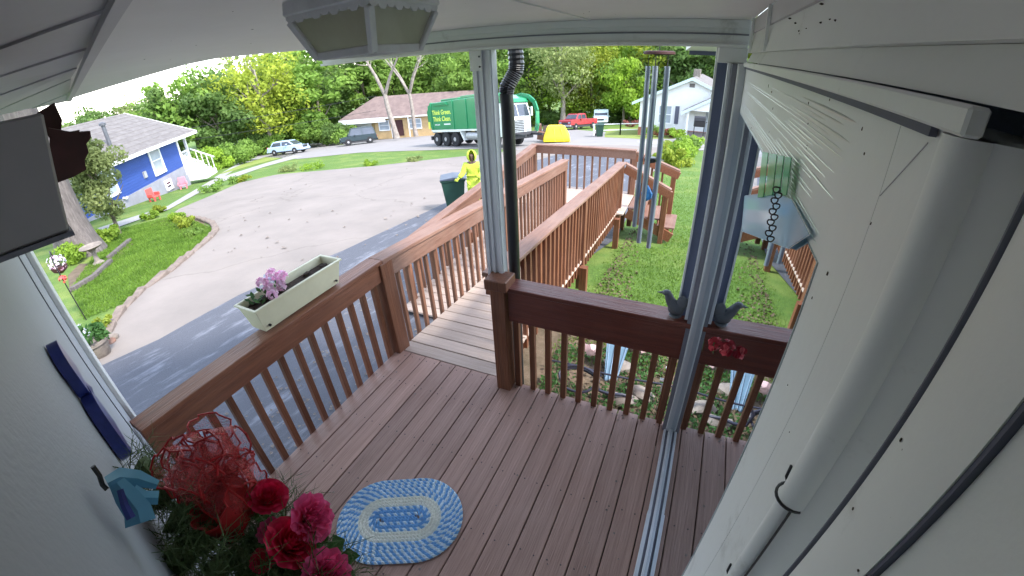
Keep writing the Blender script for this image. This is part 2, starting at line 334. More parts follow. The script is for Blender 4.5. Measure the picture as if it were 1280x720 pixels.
# ground: a hillside falling away from the porch
def gz(x, y):
    return -.2+.06*x-.1*y
def hill_z(x, y):
    r = math.hypot(x, y); z = gz(x, y)
    if r > 78:
        k = 78/r; z = gz(x*k, y*k)
    return z
def ray(px, py):
    x = (px-640)/640; y = (360-py)/640; r = math.hypot(x, y)+1e-9; th = K[0]*r+K[1]*r*r+K[2]*r**3
    return (_r2*(x/r)+_u2*(y/r))*math.sin(th)+_f*math.cos(th)
def G(px, py, dz=0):      # point on the hillside seen in that direction
    d = ray(px, py); t = (-.2+dz-CAM_Z)/(d.z-.06*d.x+.1*d.y); return Vector((d.x*t, d.y*t, CAM_Z+d.z*t))
def pt(px, py, dist):     # point at a horizontal distance in that direction
    d = ray(px, py); t = dist/math.hypot(d.x, d.y); return Vector((d.x*t, d.y*t, CAM_Z+d.z*t))
def az_pt(az, dist): return -math.sin(R(az))*dist, math.cos(R(az))*dist
M_X = 0.161


# ------------------------------------------------------------------ setting: hillside, drive, road, paths
def sheet(name, pix, m, dz, thick=0, kind='structure', dry=None):
    ps = [G(*p) for p in pix]; vs = [(p.x, p.y, p.z+dz) for p in ps]
    me = bpy.data.meshes.new(name); bm = bmesh.new(); bv = [bm.verts.new(v) for v in vs]; f = bm.faces.new(bv)
    if f.normal.z < 0: f.normal_flip()
    bm.normal_update()
    if f.normal.z < 0: bmesh.ops.reverse_faces(bm, faces=[f])
    if thick:
        r = bmesh.ops.extrude_face_region(bm, geom=[bm.faces[:][0]])
        for g in r['geom']:
            if isinstance(g, bmesh.types.BMVert): g.co.z -= thick
    bmesh.ops.triangulate(bm, faces=bm.faces[:]); bmesh.ops.recalc_face_normals(bm, faces=bm.faces[:])
    bm.to_mesh(me); bm.free(); me.materials.append(MT[m]); o = bpy.data.objects.new(name, me); C.objects.link(o)
    if kind: o['kind'] = kind
    return o
def ground():
    N = 120; mb = MB(); xs = [math.copysign(abs(t)**1.8, t)*500 for t in np.linspace(-1, 1, N)]
    for y in xs:
        for x in xs: mb.v.append((x, y, hill_z(x, y)-.0))
    for j in range(N-1):
        for i in range(N-1): mb.f.append((j*N+i, j*N+i+1, (j+1)*N+i+1, (j+1)*N+i)); mb.mi.append(0)
    o = bpy.data.objects.new('grass_ground', mb.mesh('grass_ground', 'grass', True)); C.objects.link(o); o['kind'] = 'structure'
    # flat sheet of the near slope so the drives lie exactly on it
ground()
drive = [(122, 452), (140, 408), (155, 388), (180, 363), (210, 343), (240, 318), (262, 300), (271, 289), (266, 280), (248, 274), (212, 271), (224, 262), (262, 246), (300, 229), (345, 219), (400, 214), (470, 208), (540, 200), (600, 194), (655, 187), (690, 183), (780, 182), (835, 186), (838, 196), (790, 240), (740, 252), (600, 262), (530, 272), (430, 318), (300, 374), (200, 430), (130, 468)]
sheet('driveway', drive, 'concrete', .03)
# dark asphalt apron between the ramp and the concrete drive
sheet('asphalt_apron', [(124, 462), (200, 427), (300, 371), (430, 315), (530, 268), (600, 235), (662, 204), (700, 193), (775, 190), (800, 198), (790, 262), (770, 300), (600, 420), (470, 560), (300, 700), (240, 690), (150, 560)], 'asphalt', .038)
sheet('road', [(300, 196), (330, 191), (380, 186), (352, 177), (370, 176), (430, 179), (530, 170), (560, 168), (640, 168), (690, 160), (740, 164), (800, 168), (880, 170), (960, 176), (960, 190), (845, 188), (835, 187), (780, 183), (690, 184), (655, 188), (600, 186), (540, 188), (450, 191), (392, 197), (372, 199), (340, 197)], 'asphalt_road', .02)
sheet('house_path', [(122, 286), (210, 258), (264, 226), (330, 205), (368, 194), (378, 196), (330, 209), (268, 231), (212, 262), (130, 291)], 'sidewalk', .024)
sheet('upper_path', [(268, 222), (300, 203), (345, 190), (350, 192), (302, 207), (272, 226)], 'sidewalk', .016)
sheet('dry_grass_patch', [(274, 218), (304, 205), (350, 191), (372, 193), (330, 203), (280, 217)], 'dry_grass', .02)
sheet('far_sidewalk', [(795, 176), (835, 177), (836, 181), (800, 181)], 'sidewalk', .026)
sheet('far_lawn', [(756, 168), (760, 161), (840, 160), (842, 174), (800, 174), (756, 172)], 'dry_grass', .028)
sheet('bed_soil', [(640, 400), (735, 398), (780, 408), (880, 425), (880, 540), (650, 480)], 'dirt', .01)
sheet('flower_bed_soil', [(85, 345), (100, 330), (140, 330), (162, 298), (166, 306), (150, 322), (120, 345), (88, 366)], 'dirt', .012)
sheet('island_soil', [(180, 283), (215, 270), (250, 275), (262, 285), (240, 300), (232, 296), (215, 283)], 'dirt', .008)
mb = MB(); mb.add([(-2.3, -.4, gz(-2.3, -.4)+.05), (.6, -.4, gz(.6, -.4)+.05), (.6, 2.3, gz(.6, 2.3)+.05), (-2.3, 2.3, gz(-2.3, 2.3)+.05)], [(0, 1, 2, 3)]); mb.build('under_deck_dark_sheet', 'soil', kind='structure')  # dark sheet added to put shade into the gaps between deck boards
# kerb of individual stones around the lawn edge
kerb = thing('stone_kerb', 'low reddish stone kerb curving round the lawn edge of the driveway', 'kerb', G(225, 330))
kp = [(128, 432), (140, 408), (155, 388), (180, 363), (210, 343), (240, 318), (262, 300), (271, 289), (266, 280), (248, 274), (212, 271)]
pts = [G(*p) for p in kp]; k = 0
ks = MB().box((-.25, -.09, -.05), (.25, .09, .09)).mesh('kerb_stone', 'kerb_stone', bevel=.02)
for a, b in zip(pts, pts[1:]):
    L = (b-a).length; n = max(1, round(L/.55)); ang = math.atan2(b.y-a.y, b.x-a.x)
    for i in range(n):
        p = a.lerp(b, (i+.5)/n); o = link('kerb_stone', ks, p, kerb, (0, random.uniform(-.02, .02), ang+random.uniform(-.05, .05)), (L/n/.5*.96, random.uniform(.85, 1.1), random.uniform(.7, 1.2)))

# ------------------------------------------------------------------ deck, ramp, railings
DX0, DX1, DY = -2.115, M_X+.06, 2.08
BW, GAP = 0.1385, 0.0065
deck = thing('porch_deck', 'stained brown board deck of the porch, in front of the camera', 'deck', (-1, 1, 0))
x0 = -1.9449-3*.145
bme = {}
k = 0; x = x0
while x < DX1+.2:
    a, b = x+GAP/2, x+.145-GAP/2
    a2 = max(a, DX0); b2 = b
    if b2-a2 > .03:
        ylo = -.15+max(0, -(a2+b2)/2)*.12 - .3
        MB().box((a2, ylo, -.034+random.uniform(-.001, .001)), (b2, DY-.0, random.uniform(-.0015, .0015))).build('deck_board', 'deck_wood', deck, bevel=.003)
    x += .145
MB().box((DX0, DY-.04, -.22), (DX1, DY-.002, -.037)).build('rim_joist', 'deck_wood', deck)
MB().box((DX0-.002, -.2, -.22), (DX0+.036, DY-.045, -.037)).build('rim_joist', 'deck_wood', deck)
for xx in (-1.9, -.1): MB().box((xx-.045, 1.9, gz(xx, 2)-.05), (xx+.045, 1.99, -.04)).build('support_post', 'rail_wood_z', deck)

mb = MB(); xk = x0
while xk < DX1:
    for yk in (.12, .52, .93, 1.34, 1.75, 2.03):
        for of in (.035, .11):
            if DX0+.02 < xk+of < DX1-.02: mb.lathe([(.0042, -.001), (.0042, .0006), (.002, .0008)], 6, (xk+of+random.uniform(-.003, .003), yk+random.uniform(-.006, .006), .0018))
    xk += .145
mb.build('deck_screws', 'chassis', deck, kind='stuff')
SLOPE = .33/4.73
RX0, RX1 = -2.06, -1.13
def rampz(y): return -(y-DY)*SLOPE if y < 6.8 else -.33
ramp = thing('access_ramp', 'long wooden access ramp with crosswise boards leading from the deck to the drive', 'ramp', (-1.6, 4.4, -.2))
bm_ = MB().box((-.5, -.0685, -.03), (.5, .0685, 0)).mesh('ramp_board', 'ramp_wood', bevel=.003)
y = DY+.01
while y < 6.8:
    link('ramp_board', bm_, (-1.61, y+.07, rampz(y+.07)-.004+random.uniform(-.002, .002)), ramp, (-math.atan(SLOPE), 0, random.uniform(-.002, .002)), (.925, 1, 1)); y += .1445
y = 6.83
bl = MB().box((-1.03, -.0685, -.03), (1.03, .0685, 0)).mesh('landing_board', 'ramp_wood', bevel=.003)
while y < 8.05: link('landing_board', bl, (-2.08, y+.07, -.33-.004), ramp, None, (1.02, 1, 1)); y += .1445
def r2z(y): return -.33-(6.8-y)*.075
y = 6.8
bl2 = MB().box((-.46, -.0685, -.03), (.46, .0685, 0)).mesh('lower_ramp_board', 'ramp_wood', bevel=.003)
while y > 3.4: link('lower_ramp_board', bl2, (-2.66, y-.07, r2z(y-.07)-.004), ramp, (math.atan(.075), 0, 0)); y -= .1445
for xx in (RX0-.02, -1.205): MB().bar((xx, DY+.01, -.11), (xx, 6.8, -.11-.33), .038, .13).build('stringer', 'rail_wood_y', ramp)
MB().box((-3.1, 8.05, -.52), (-1.06, 8.088, -.37)).build('stringer', 'rail_wood_y', ramp)
MB().bar((-3.14, 6.8, -.45), (-3.14, 3.4, -.45-.255), .038, .16).build('stringer', 'rail_wood_y', ramp)
for xx, yy in ((-2.1, 4.5), (-1.1, 4.5), (-2.1, 6.7), (-1.1, 6.7), (-3.05, 7.9), (-1.2, 7.9), (-3.12, 5.2)):
    MB().box((xx-.045, yy-.045, gz(xx, yy)-.1), (xx+.045, yy+.045, rampz(yy)-.06)).build('support_post', 'rail_wood_z', ramp)
# side steps from the landing down to the lawn
steps = thing('side_steps', 'short wooden side steps going down from the ramp landing to the lawn', 'steps', (-.75, 7.6, -.6))
for i in range(3):
    MB().box((-1.02+i*.28, 7.25, -.36-i*.14-.03), (-.72+i*.28, 7.98, -.36-i*.14)).build('step_tread', 'worn_rail_wood', steps, bevel=.003)
    MB().box((-.76+i*.28, 7.25, -.36-i*.14-.17), (-.74+i*.28, 7.98, -.36-i*.14-.032)).build('step_riser', 'rail_wood_y', steps)
MB().bar((-1.03, 7.23, -.45), (-.2, 7.23, -.83), .038, .18).build('stringer', 'rail_wood_y', steps)

BAL = MB().box((-.019, -.019, -.5), (.019, .019, .5)).mesh('baluster', 'rail_wood_z', bevel=.002)
BALR = MB().box((-.017, -.017, -.5), (.017, .017, .5)).mesh('baluster', 'ramp_rail_wood', bevel=.002)
def railing(label, p0, p1, z0, z1, bots, capw=.14, capt=.032, fh=.14, spacing=.118, side=1, name='deck_railing', capm='rail_wood_y', fm='rail_wood_y', balm=None, start=.1, off=.0, double=False, group=None, label_cat='railing'):
    """p0,p1 plan ends; z0,z1 cap top heights; bots bottom z of the balusters at both ends; side: which side the fascia is on"""
    a = Vector((p0[0], p0[1], z0)); b = Vector((p1[0], p1[1], z1)); mid = (a+b)/2
    t = thing(name, label, label_cat, (mid.x, mid.y, bots[0]), 0, group)
    d = Vector((b.x-a.x, b.y-a.y, 0)); L = d.length; d.normalize(); nrm = Vector((-d.y, d.x, 0))*side
    MB().bar(a-Vector((0, 0, capt/2)), b-Vector((0, 0, capt/2)), capw, capt).build('top_cap', capm, t, bevel=.004)
    o = nrm*.035
    MB().bar(a+o-Vector((0, 0, capt+fh/2+.001)), b+o-Vector((0, 0, capt+fh/2+.001)), .036, fh).build('fascia_board', fm, t, bevel=.003)
    if double: MB().bar(a-o*1.2-Vector((0, 0, capt+.04)), b-o*1.2-Vector((0, 0, capt+.04)), .036, .08).build('fascia_board', fm, t, bevel=.003)
    n = int((L-start)/spacing)
    for i in range(n+1):
        s = start+i*spacing
        if s > L-.02: break
        q = s/L; p = a.lerp(b, q); top = p.z-capt-.003; bot = bots[0]+(bots[1]-bots[0])*q; c = Vector((p.x, p.y, (top+bot)/2))-nrm*(.004-off)
        link('baluster', balm or BAL, c, t, (0, random.uniform(-.006, .006), math.atan2(d.y, d.x)), (1, 1, (top-bot)))
    return t
def post(t, x, y, zb, zt, w=.09, m='rail_wood_z', cap=False):
    MB().box((x-w/2, y-w/2, zb), (x+w/2, y+w/2, zt)).build('post', m, t, bevel=.005)
    if cap: MB().box((x-w/2-.025, y-w/2-.025, zt), (x+w/2+.025, y+w/2+.025, zt+.075)).build('post_cap', m, t, bevel=.006)
# left railing of the deck
t = railing('level brown railing on the left of the deck, carrying the cream flower trough', (-2.1, .25), (-2.1, 2.06), .87, .87, (-.2, -.2), start=.07, spacing=.128, side=-1)
post(t, -2.10, 2.10, -.25, .836, .14)
t = railing('brown ramp railing sloping on from the left deck railing', (-2.1, 2.06), (-2.1, 6.86), .87, .53, (-.2, -.53), side=-1, start=.22, spacing=.13, name='ramp_railing', capm='worn_rail_wood', fm='worn_rail_wood', balm=BALR)
post(t, -2.10, 6.8, -.6, .49, .09, 'ramp_rail_wood'); post(t, -2.1, 4.45, -.5, .67, .09, 'ramp_rail_wood')
t = railing('brown ramp railing with a wide cap beside the lawn, right of the ramp', (-1.17, 2.16), (-1.17, 7.2), .86, .475, (-.15, -.55), side=1, capw=.15, start=.06, spacing=.125, name='ramp_railing', capm='worn_rail_wood')
post(t, -1.17, 7.15, -.85, .44, .09); post(t, -1.17, 4.6, -.6, .64, .09)
t = railing('outer brown railing of the lower ramp run, nearest the concrete drive', (-3.1, 3.5), (-3.1, 8.02), .20, .53, (-.75, -.5), side=-1, name='ramp_railing', capm='worn_rail_wood', fm='worn_rail_wood', balm=BALR)
post(t, -3.1, 7.98, -1.1, .49, .09, 'ramp_rail_wood'); post(t, -3.1, 5.8, -.9, .33, .09, 'ramp_rail_wood'); post(t, -3.1, 3.55, -.9, .16, .09, 'ramp_rail_wood')
t = railing('level brown railing across the far end of the ramp landing', (-3.1, 8.0), (-1.05, 8.0), .53, .53, (-.42, -.42), side=-1, name='landing_railing', start=.16, spacing=.15, capm='worn_rail_wood', fm='worn_rail_wood', balm=BALR)
post(t, -1.07, 8.0, -1.0, .49, .09, 'ramp_rail_wood')
t = railing('near short sloping handrail of the side steps', (-1.12, 7.2), (-.3, 7.2), .47, .08, (-.4, -.75), side=-1, name='step_railing', start=.3, spacing=.2, capw=.1, capm='worn_rail_wood')
post(t, -.38, 7.2, gz(-.4, 7.2)-.1, .07, .09)
t = railing('far short sloping handrail of the side steps', (-1.03, 8.0), (-.22, 8.0), .50, .22, (-.4, -.75), side=-1, name='step_railing', start=.3, spacing=.2, capw=.1, capm='worn_rail_wood')
post(t, -.32, 8.0, gz(-.4, 8)-.1, .2, .09)
# front railing between the two porch posts: wide dark cap and a deep fascia board
ft = railing('dark brown front railing with a deep fascia, between the porch post and the glass door', (-.98, 2.065), (.128, 2.065), .875, .865, (-.13, -.13), capw=.145, capt=.03, fh=.235, start=.03, spacing=.1145, side=-1, name='front_railing', capm='rail_wood_x', fm='rail_wood_x', off=.0)
post(ft, -1.04, 2.03, -.2, .86, .105, cap=True)
post(ft, .075, 2.12, -.2, .6, .05)

# ------------------------------------------------------------------ porch: the house the camera hangs on
house = thing('porch_house', 'white sided house with the roofed porch the photograph is taken from', 'house', (0, -.5, -.2))
def poly_slab(name, pts, z0, z1, m, parent):
    mb = MB(); n = len(pts); zs = [p[2] if len(p) > 2 else z0 for p in pts]
    vs = [(p[0], p[1], z) for p, z in zip(pts, zs)]+[(p[0], p[1], z1) for p in pts]
    mb.add(vs, [tuple(range(n)), tuple(range(2*n-1, n-1, -1))]+[(i, i+n, (i+1)%n+n, (i+1)%n) for i in range(n)]); return mb.build(name, m, parent)
# ceiling boards
EY = 2.12
poly_slab('ceiling_panel', [(-2.3, -.2), (-.52, -.2), (-.52, EY), (-2.3, EY)], 2.332, 2.5, 'ceiling_paint', house)
poly_slab('ceiling_panel', [(-.515, -.2), (.165, -.2), (.165, EY), (-.515, EY)], 2.332, 2.5, 'ceiling_paint', house)
poly_slab('ceiling_panel', [(-3.1, .2, 2.276), (-2.304, -.2, 2.333), (-2.304, 1.42, 2.333), (-2.42, 1.30, 2.328), (-2.73, 1.11, 2.304), (-3.08, .87, 2.276)], 2.333, 2.5, 'ceiling_paint', house)
MB().box((-.522, -.1, 2.327), (-.508, EY, 2.334)).build('joint_strip', 'ceiling_paint', house)
# main roof above, overhanging the eave a little
poly_slab('roof', [(-3.1, .89), (-2.44, 1.31), (-2.32, EY+.02), (2.9, EY+.02), (2.9, -7), (-3.1, -7)], 2.51, 2.62, 'grey_shingle', house)
mb = MB(); mb.add([(-3.1, .8, 2.621), (2.9, .8, 2.621), (2.9, -2.8, 2.95), (-3.1, -2.8, 2.95), (2.9, -7.2, 2.621), (-3.1, -7.2, 2.621)], [(0, 1, 2, 3), (3, 2, 4, 5), (0, 3, 5), (1, 4, 2)]); mb.build('roof', 'grey_shingle', house)  # unseen roof planes block the sun; ridge kept low to shorten the shadow
MB().bar((-3.08, .882, 2.39), (-2.43, 1.315, 2.425), .012, .16).build('fascia_trim', 'white_vinyl', house)
# beam over the front railing: three stepped members
BZ = 2.222
beam = MB().box((-2.2, 2.05, BZ+.012), (.17, 2.13, 2.331)).build('porch_beam', 'white_vinyl', house)
MB().box((-2.2, 2.035, 2.30), (.16, 2.052, 2.331)).build('beam_moulding', 'white_vinyl', beam)
MB().box((-2.2, 2.026, BZ), (.16, 2.128, BZ+.014)).build('beam_moulding', 'white_vinyl', beam, bevel=.002)
MB().box((-2.2, 2.044, BZ+.05), (.16, 2.0512, BZ+.056)).build('beam_groove', 'aluminium_dark', beam)
# lapped boards of the ribbed soffit left of the seam
def clip(poly, a, b, c):   # keep a*x+b*y<=c
    out = []
    for i in range(len(poly)):
        p, q = poly[i], poly[(i+1) % len(poly)]; dp = a*p[0]+b*p[1]-c; dq = a*q[0]+b*q[1]-c
        if dp <= 0: out.append(p)
        if dp*dq < 0: s = dp/(dp-dq); out.append((p[0]+(q[0]-p[0])*s, p[1]+(q[1]-p[1])*s))
    return out
th = R(15); dx, dy = math.cos(th), math.sin(th)
sx, sy = -.99*.8, .33; seam_n = (.24, .97)      # normal of the seam line (-.79,.33)->(-3.8,1.07)
sc = seam_n[0]*-.79+seam_n[1]*.33
for i in range(-1, 9):
    lo, hi = .30+i*.235, .30+(i+1)*.235
    big = [(-9, -9), (9, -9), (9, 9), (-9, 9)]
    P = clip(big, dy, -dx, -lo); P = clip(P, -dy, dx, hi) if P else P
    P = clip(P, seam_n[0], seam_n[1], sc) if P else P
    P = clip(P, 1, 0, -.3) if P else P; P = clip(P, -1, 0, 3.06) if P else P; P = clip(P, -.1736, -.9848, .12) if P else P
    if len(P) > 2:
        vs0 = []
        for p in P:
            q = (-dy*p[0]+dx*p[1]-lo)/.235; vs0.append((p[0], p[1], 2.328-.005*(1-q)-max(0, -p[0]-2.3)*.075))
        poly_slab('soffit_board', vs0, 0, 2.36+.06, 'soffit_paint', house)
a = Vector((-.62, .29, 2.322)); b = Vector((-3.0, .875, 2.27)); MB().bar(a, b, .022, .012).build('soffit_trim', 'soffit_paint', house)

# house wall on the left, reaching the left railing
u = Vector((-.9848, .1736, 0)); nw = Vector((.1736, .9848, 0)); w0 = Vector((0, -.13, 0))
def wp(s, off, z): p = w0+u*s+nw*off; return (p.x, p.y, z)
def wallbox(name, s0, s1, o0, o1, z0, z1, m, parent=house, bevel=0):
    mb = MB(); vs = [wp(s0, o0, z0), wp(s1, o0, z0), wp(s1, o1, z0), wp(s0, o1, z0), wp(s0, o0, z1), wp(s1, o0, z1), wp(s1, o1, z1), wp(s0, o1, z1)]
    mb.add(vs, [(0,3,2,1),(4,5,6,7),(0,1,5,4),(1,2,6,5),(2,3,7,6),(3,0,4,7)]); return mb.build(name, m, parent, bevel=bevel)
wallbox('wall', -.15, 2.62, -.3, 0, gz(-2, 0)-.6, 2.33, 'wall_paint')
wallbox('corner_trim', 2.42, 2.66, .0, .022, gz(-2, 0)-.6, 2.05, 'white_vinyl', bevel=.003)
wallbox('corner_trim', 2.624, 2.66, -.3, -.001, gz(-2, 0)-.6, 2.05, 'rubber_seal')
wallbox('wall', 1.2, 2.6, -4, -.302, gz(-6, 0)-1.6, 2.33, 'wall_paint')  # unseen house mass behind, built to block the sun
wallbox('wall_seam', 2.0, 2.012, .0, .004, -.2, 2.1, 'aluminium_dark')
# grey box under the soffit at the wall head
mb = MB(); mb.add([wp(.93, .001, 2.012), wp(1.5, .001, 2.012), wp(1.5, .153, 2.012), wp(.93, .153, 2.012), wp(.93, .001, 2.197), wp(1.5, .001, 2.197), wp(1.5, .188, 2.197), wp(.93, .188, 2.197)], [(0,3,2,1),(4,5,6,7),(0,1,5,4),(1,2,6,5),(2,3,7,6),(3,0,4,7)]); box = mb.build('wall_head_box', 'grey_box_paint', house, bevel=.004)
wallbox('box_rim', .925, 1.5, .001, .157, 2.003, 2.0115, 'aluminium_dark', house)

# ------------------------------------------------------------------ right hand wall: glass door, frame, trims
door = MB().box((M_X+.0, .40, -.02), (M_X+.04, .50, 2.15)).build('glass_door', 'white_vinyl', house)
MB().box((M_X-.002, .502, .05), (M_X+.002, 2.0, 1.968)).build('glass_pane', 'door_glass', door)
# frame of the pane: hinge jamb at the far end, grooved sill track along the deck
for nm, lo, hi, m in (('door_jamb', (.128, 1.985, .0), (.168, 2.045, 2.16), 'aluminium'), ('door_jamb', (.105, 2.000, .0), (.127, 2.05, 2.16), 'aluminium_dark'), ('door_jamb', (.088, 2.012, .88), (.104, 2.05, 2.16), 'aluminium'),
                      ('sill_track', (.146, .52, .004), (.160, 1.984, .05), 'aluminium'), ('sill_track', (.132, .52, .004), (.1455, 1.984, .022), 'aluminium_dark'), ('sill_track', (.112, .52, .004), (.1315, 1.36, .046), 'aluminium'), ('sill_track', (.116, 1.364, .004), (.1315, 1.984, .034), 'aluminium')):
    MB().box(lo, hi).build(nm, m, door, bevel=.0015)
# header above the pane: slightly ribbed panel, metallic ribs standing in for reflection streaks
MB().box((M_X+.00015, .5002, 1.9685), (M_X+.03, 1.98, 2.149)).build('header_panel', 'white_vinyl', door)
rr_ = random.Random(8)
for i in range(24):
    z0_ = 1.974+i*.0066+rr_.uniform(-.0012, .0012); y0_ = .506+rr_.random()**2*.22; y1_ = 1.97 if rr_.random() < .45 else y0_+rr_.uniform(.15, .8)
    w__ = rr_.uniform(.0014, .0028); mb = MB(); mb.tube([(M_X+.0010, y0_, z0_), (M_X+.0000, y0_+.05, z0_), (M_X+.0, (y0_+y1_)/2, z0_), (M_X+.0006, min(y1_, 1.97), z0_)], [w__*.3, w__*.8, w__, w__*.5], 8); mb.build('header_streak_rib', 'white_gloss', door, True)
MB().box((.1285, 1.972, .06), (.134, 1.984, 2.15)).build('jamb_bead', 'white_paint', door)
mb = MB(); mb.bar((M_X-.0002, .398, 2.082), (M_X-.0002, .346, 2.137), .0008, .0008); mb.build('mitre_joint', 'soffit_paint', door)
# jamb beside the camera: half-round bead, recess, seal, brick mould
JY0 = .328
RD = .045
def vprof(name, poly, z0, z1, m, smooth=False, parent=house):
    mb = MB(); mb.prism(poly, z0, z1, 'z'); return mb.build(name, m, parent, smooth)
qr = [(M_X+.0002+RD*(1-math.cos(a)), JY0-.040*math.sin(a)) for a in np.linspace(0, math.pi/2, 12)]
vprof('jamb_face', [(M_X+.0002, .3996)]+qr+[(M_X+RD, .272), (M_X+.040, .254), (M_X+.018, .241), (M_X+.003, .2335), (M_X+.07, .2335), (M_X+.07, .3996)], -.02, 2.148, 'white_vinyl', True)
tq = MB(); tq.tube([(M_X+.007, JY0-.012, 1.782), (M_X+.007, JY0-.012, 1.3), (M_X+.007, JY0-.012, .0)], .0125, 16); tq.build('conduit', 'white_vinyl', house, True)
tq = MB(); tq.tube([(M_X+.009, JY0-.015, 1.784), (M_X+.009, JY0-.015, 2.0), (M_X+.009, JY0-.015, 2.148)], .0165, 18); tq.build('conduit', 'white_vinyl', house, True)
arc3 = [(M_X+.004-.008*math.sin(a), .2285+.0030*math.cos(a)) for a in np.linspace(0, math.pi, 8)]
vprof('seal_strip', arc3+[(M_X+.03, .2255), (M_X+.03, .2315)], -.02, 2.148, 'rubber_seal', True)
vprof('brick_mould', [(M_X-.002, .2250), (M_X-.006, .20), (M_X-.004, .175), (M_X-.003, .1665), (M_X+.05, .168), (M_X+.05, .2250)], -.02, 2.148, 'white_vinyl', True)
vprof('seal_strip', [(M_X-.002, .1663), (M_X-.002, .1635), (M_X+.05, .1635), (M_X+.05, .1663)], -.02, 2.148, 'navy_paint')
vprof('jamb_face', [(M_X+.002, .1630), (M_X+.012, .10), (M_X+.015, -.13), (M_X+.05, -.13), (M_X+.05, .1630)], -.02, 2.148, 'white_vinyl', True)
# wire clips on the conduit
for zc in (1.782, 1.552):
    mb = MB(); mb.tube([(M_X+.008-(.0185 if zc > 1.7 else .0142)*math.sin(a), JY0-.013+(.0185 if zc > 1.7 else .0142)*math.cos(a), zc) for a in np.linspace(-.2, math.pi+.3, 14)], .0018, 6); mb.tube([(M_X+.003, JY0+.003, zc), (M_X-.001, JY0+.006, zc+.008), (M_X-.001, JY0+.008, zc+.024)], .0018, 6); mb.build('wire_clip', 'black_metal', house)
mb = MB(); mb.tube([(M_X+.006, JY0-.028, 1.78), (M_X+.006, JY0-.028, 1.3)], .0016, 6); mb.build('clip_wire', 'black_metal', house)
# drip cap over the door and lapped siding above it
MB().box((.149, .285, 2.150), (M_X+.001, 1.99, 2.1675)).build('drip_cap', 'white_vinyl', house, bevel=.002)
MB().box((.1545, .335, 2.1425), (M_X-.001, 1.98, 2.1495)).build('drip_shadow_strip', 'navy_paint', house)  # solid navy strip painted in as the shadow line under the cap
mb = MB(); mb.add([(M_X-.0, -.2, 2.169), (M_X-.0, 1.985, 2.169), (M_X+.016, 1.985, 2.203), (M_X+.016, -.2, 2.203), (M_X+.05, -.2, 2.169), (M_X+.05, 1.985, 2.169), (M_X+.05, 1.985, 2.203), (M_X+.05, -.2, 2.203)], [(0, 1, 2, 3), (4, 7, 6, 5), (0, 4, 5, 1), (3, 2, 6, 7), (1, 5, 6, 2), (0, 3, 7, 4)]); mb.build('siding_board', 'white_vinyl', house)
mb = MB(); mb.add([(M_X+.0, -.2, 2.2035), (M_X+.0, 1.985, 2.2035), (M_X+.012, 1.985, 2.278), (M_X+.012, -.2, 2.278), (M_X+.05, -.2, 2.2035), (M_X+.05, 1.985, 2.2035), (M_X+.05, 1.985, 2.278), (M_X+.05, -.2, 2.278)], [(0, 1, 2, 3), (4, 7, 6, 5), (0, 4, 5, 1), (3, 2, 6, 7), (1, 5, 6, 2), (0, 3, 7, 4)]); mb.build('siding_board', 'white_vinyl', house)
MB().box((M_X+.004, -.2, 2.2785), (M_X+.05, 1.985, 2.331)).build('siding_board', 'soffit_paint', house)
for yy in (1.42, 1.9): MB().box((M_X-.006, yy, 2.205), (M_X+.003, yy+.02, 2.33)).build('batten', 'white_vinyl', house)
# the room behind the pane
for lo, hi in (((2.5, -.2, -.1), (2.6, 2.05, 2.33)), ((M_X+.05, -.3, -.1), (2.6, -.2, 2.33)), ((.21, 2.0, -.1), (2.6, 2.05, 2.33)), ((M_X+.07, -.2, -.12), (2.5, 2.0, -.08)), ((M_X+.07, -.2, 2.332), (2.5, 2.0, 2.4))):
    MB().box(lo, hi).build('room_wall', 'wall_paint', house)
# aluminium post standing on the front railing, dark post by the glass, downpipe
pp = MB().box((-1.145, 2.075, .875), (-1.03, 2.135, BZ)).build('porch_post', 'aluminium', house)
for a_, b_ in ((-1.14, -1.115), (-1.098, -1.08), (-1.06, -1.036)): MB().box((a_, 2.066, .88), (b_, 2.0745, BZ-.0)).build('post_rib', 'aluminium', pp, bevel=.002)
MB().box((-1.148, 2.058, BZ-.1), (-1.08, 2.0655, BZ+.10)).build('bracket_plate', 'white_vinyl', pp)
for zz in (BZ-.08, BZ-.03, BZ+.05): MB().lathe([(.005, 0), (.005, .004), (.002, .006)], 8, M=Matrix.Translation((-1.09, 2.0575, zz)) @ Matrix.Rotation(R(90), 4, 'X')).build('screw', 'black_metal', pp)
pe = MB().box((.048, 2.07, .868), (.112, 2.15, BZ)).build('porch_post', 'slate_paint', house)
MB().box((.038, 2.062, .868), (.047, 2.14, BZ)).build('post_rib', 'white_vinyl', pe)  # white strip stands in for the lit left edge of the post
MB().box((.044, 2.03, 2.16), (.165, 2.2, BZ+.002)).build('post_head', 'white_vinyl', pe, bevel=.004)
dp = MB(); X_, Y_ = -1.0, 2.18
dp.tube([(X_, Y_, gz(X_, Y_)), (X_, Y_, 1.92), (X_-.005, Y_, 2.0)], .037, 12)
dpo = dp.build('downpipe', 'black_metal', house, True)
e = [(X_-.005, Y_, 1.995), (X_, Y_+.005, 2.03), (X_+.025, Y_+.02, 2.075), (X_+.045, Y_+.03, 2.11), (X_+.05, Y_+.03, 2.15), (X_+.045, Y_+.03, 2.25)]
pts_ = []; rr = []
for i in range(len(e)-1):
    for s in np.linspace(0, 1, 9)[:-1]: pts_.append(Vector(e[i]).lerp(Vector(e[i+1]), s)); rr.append(.039+.004*(len(pts_) % 2))
mb = MB(); mb.tube(pts_, rr, 12); mb.build('flexible_elbow', 'black_metal', dpo)
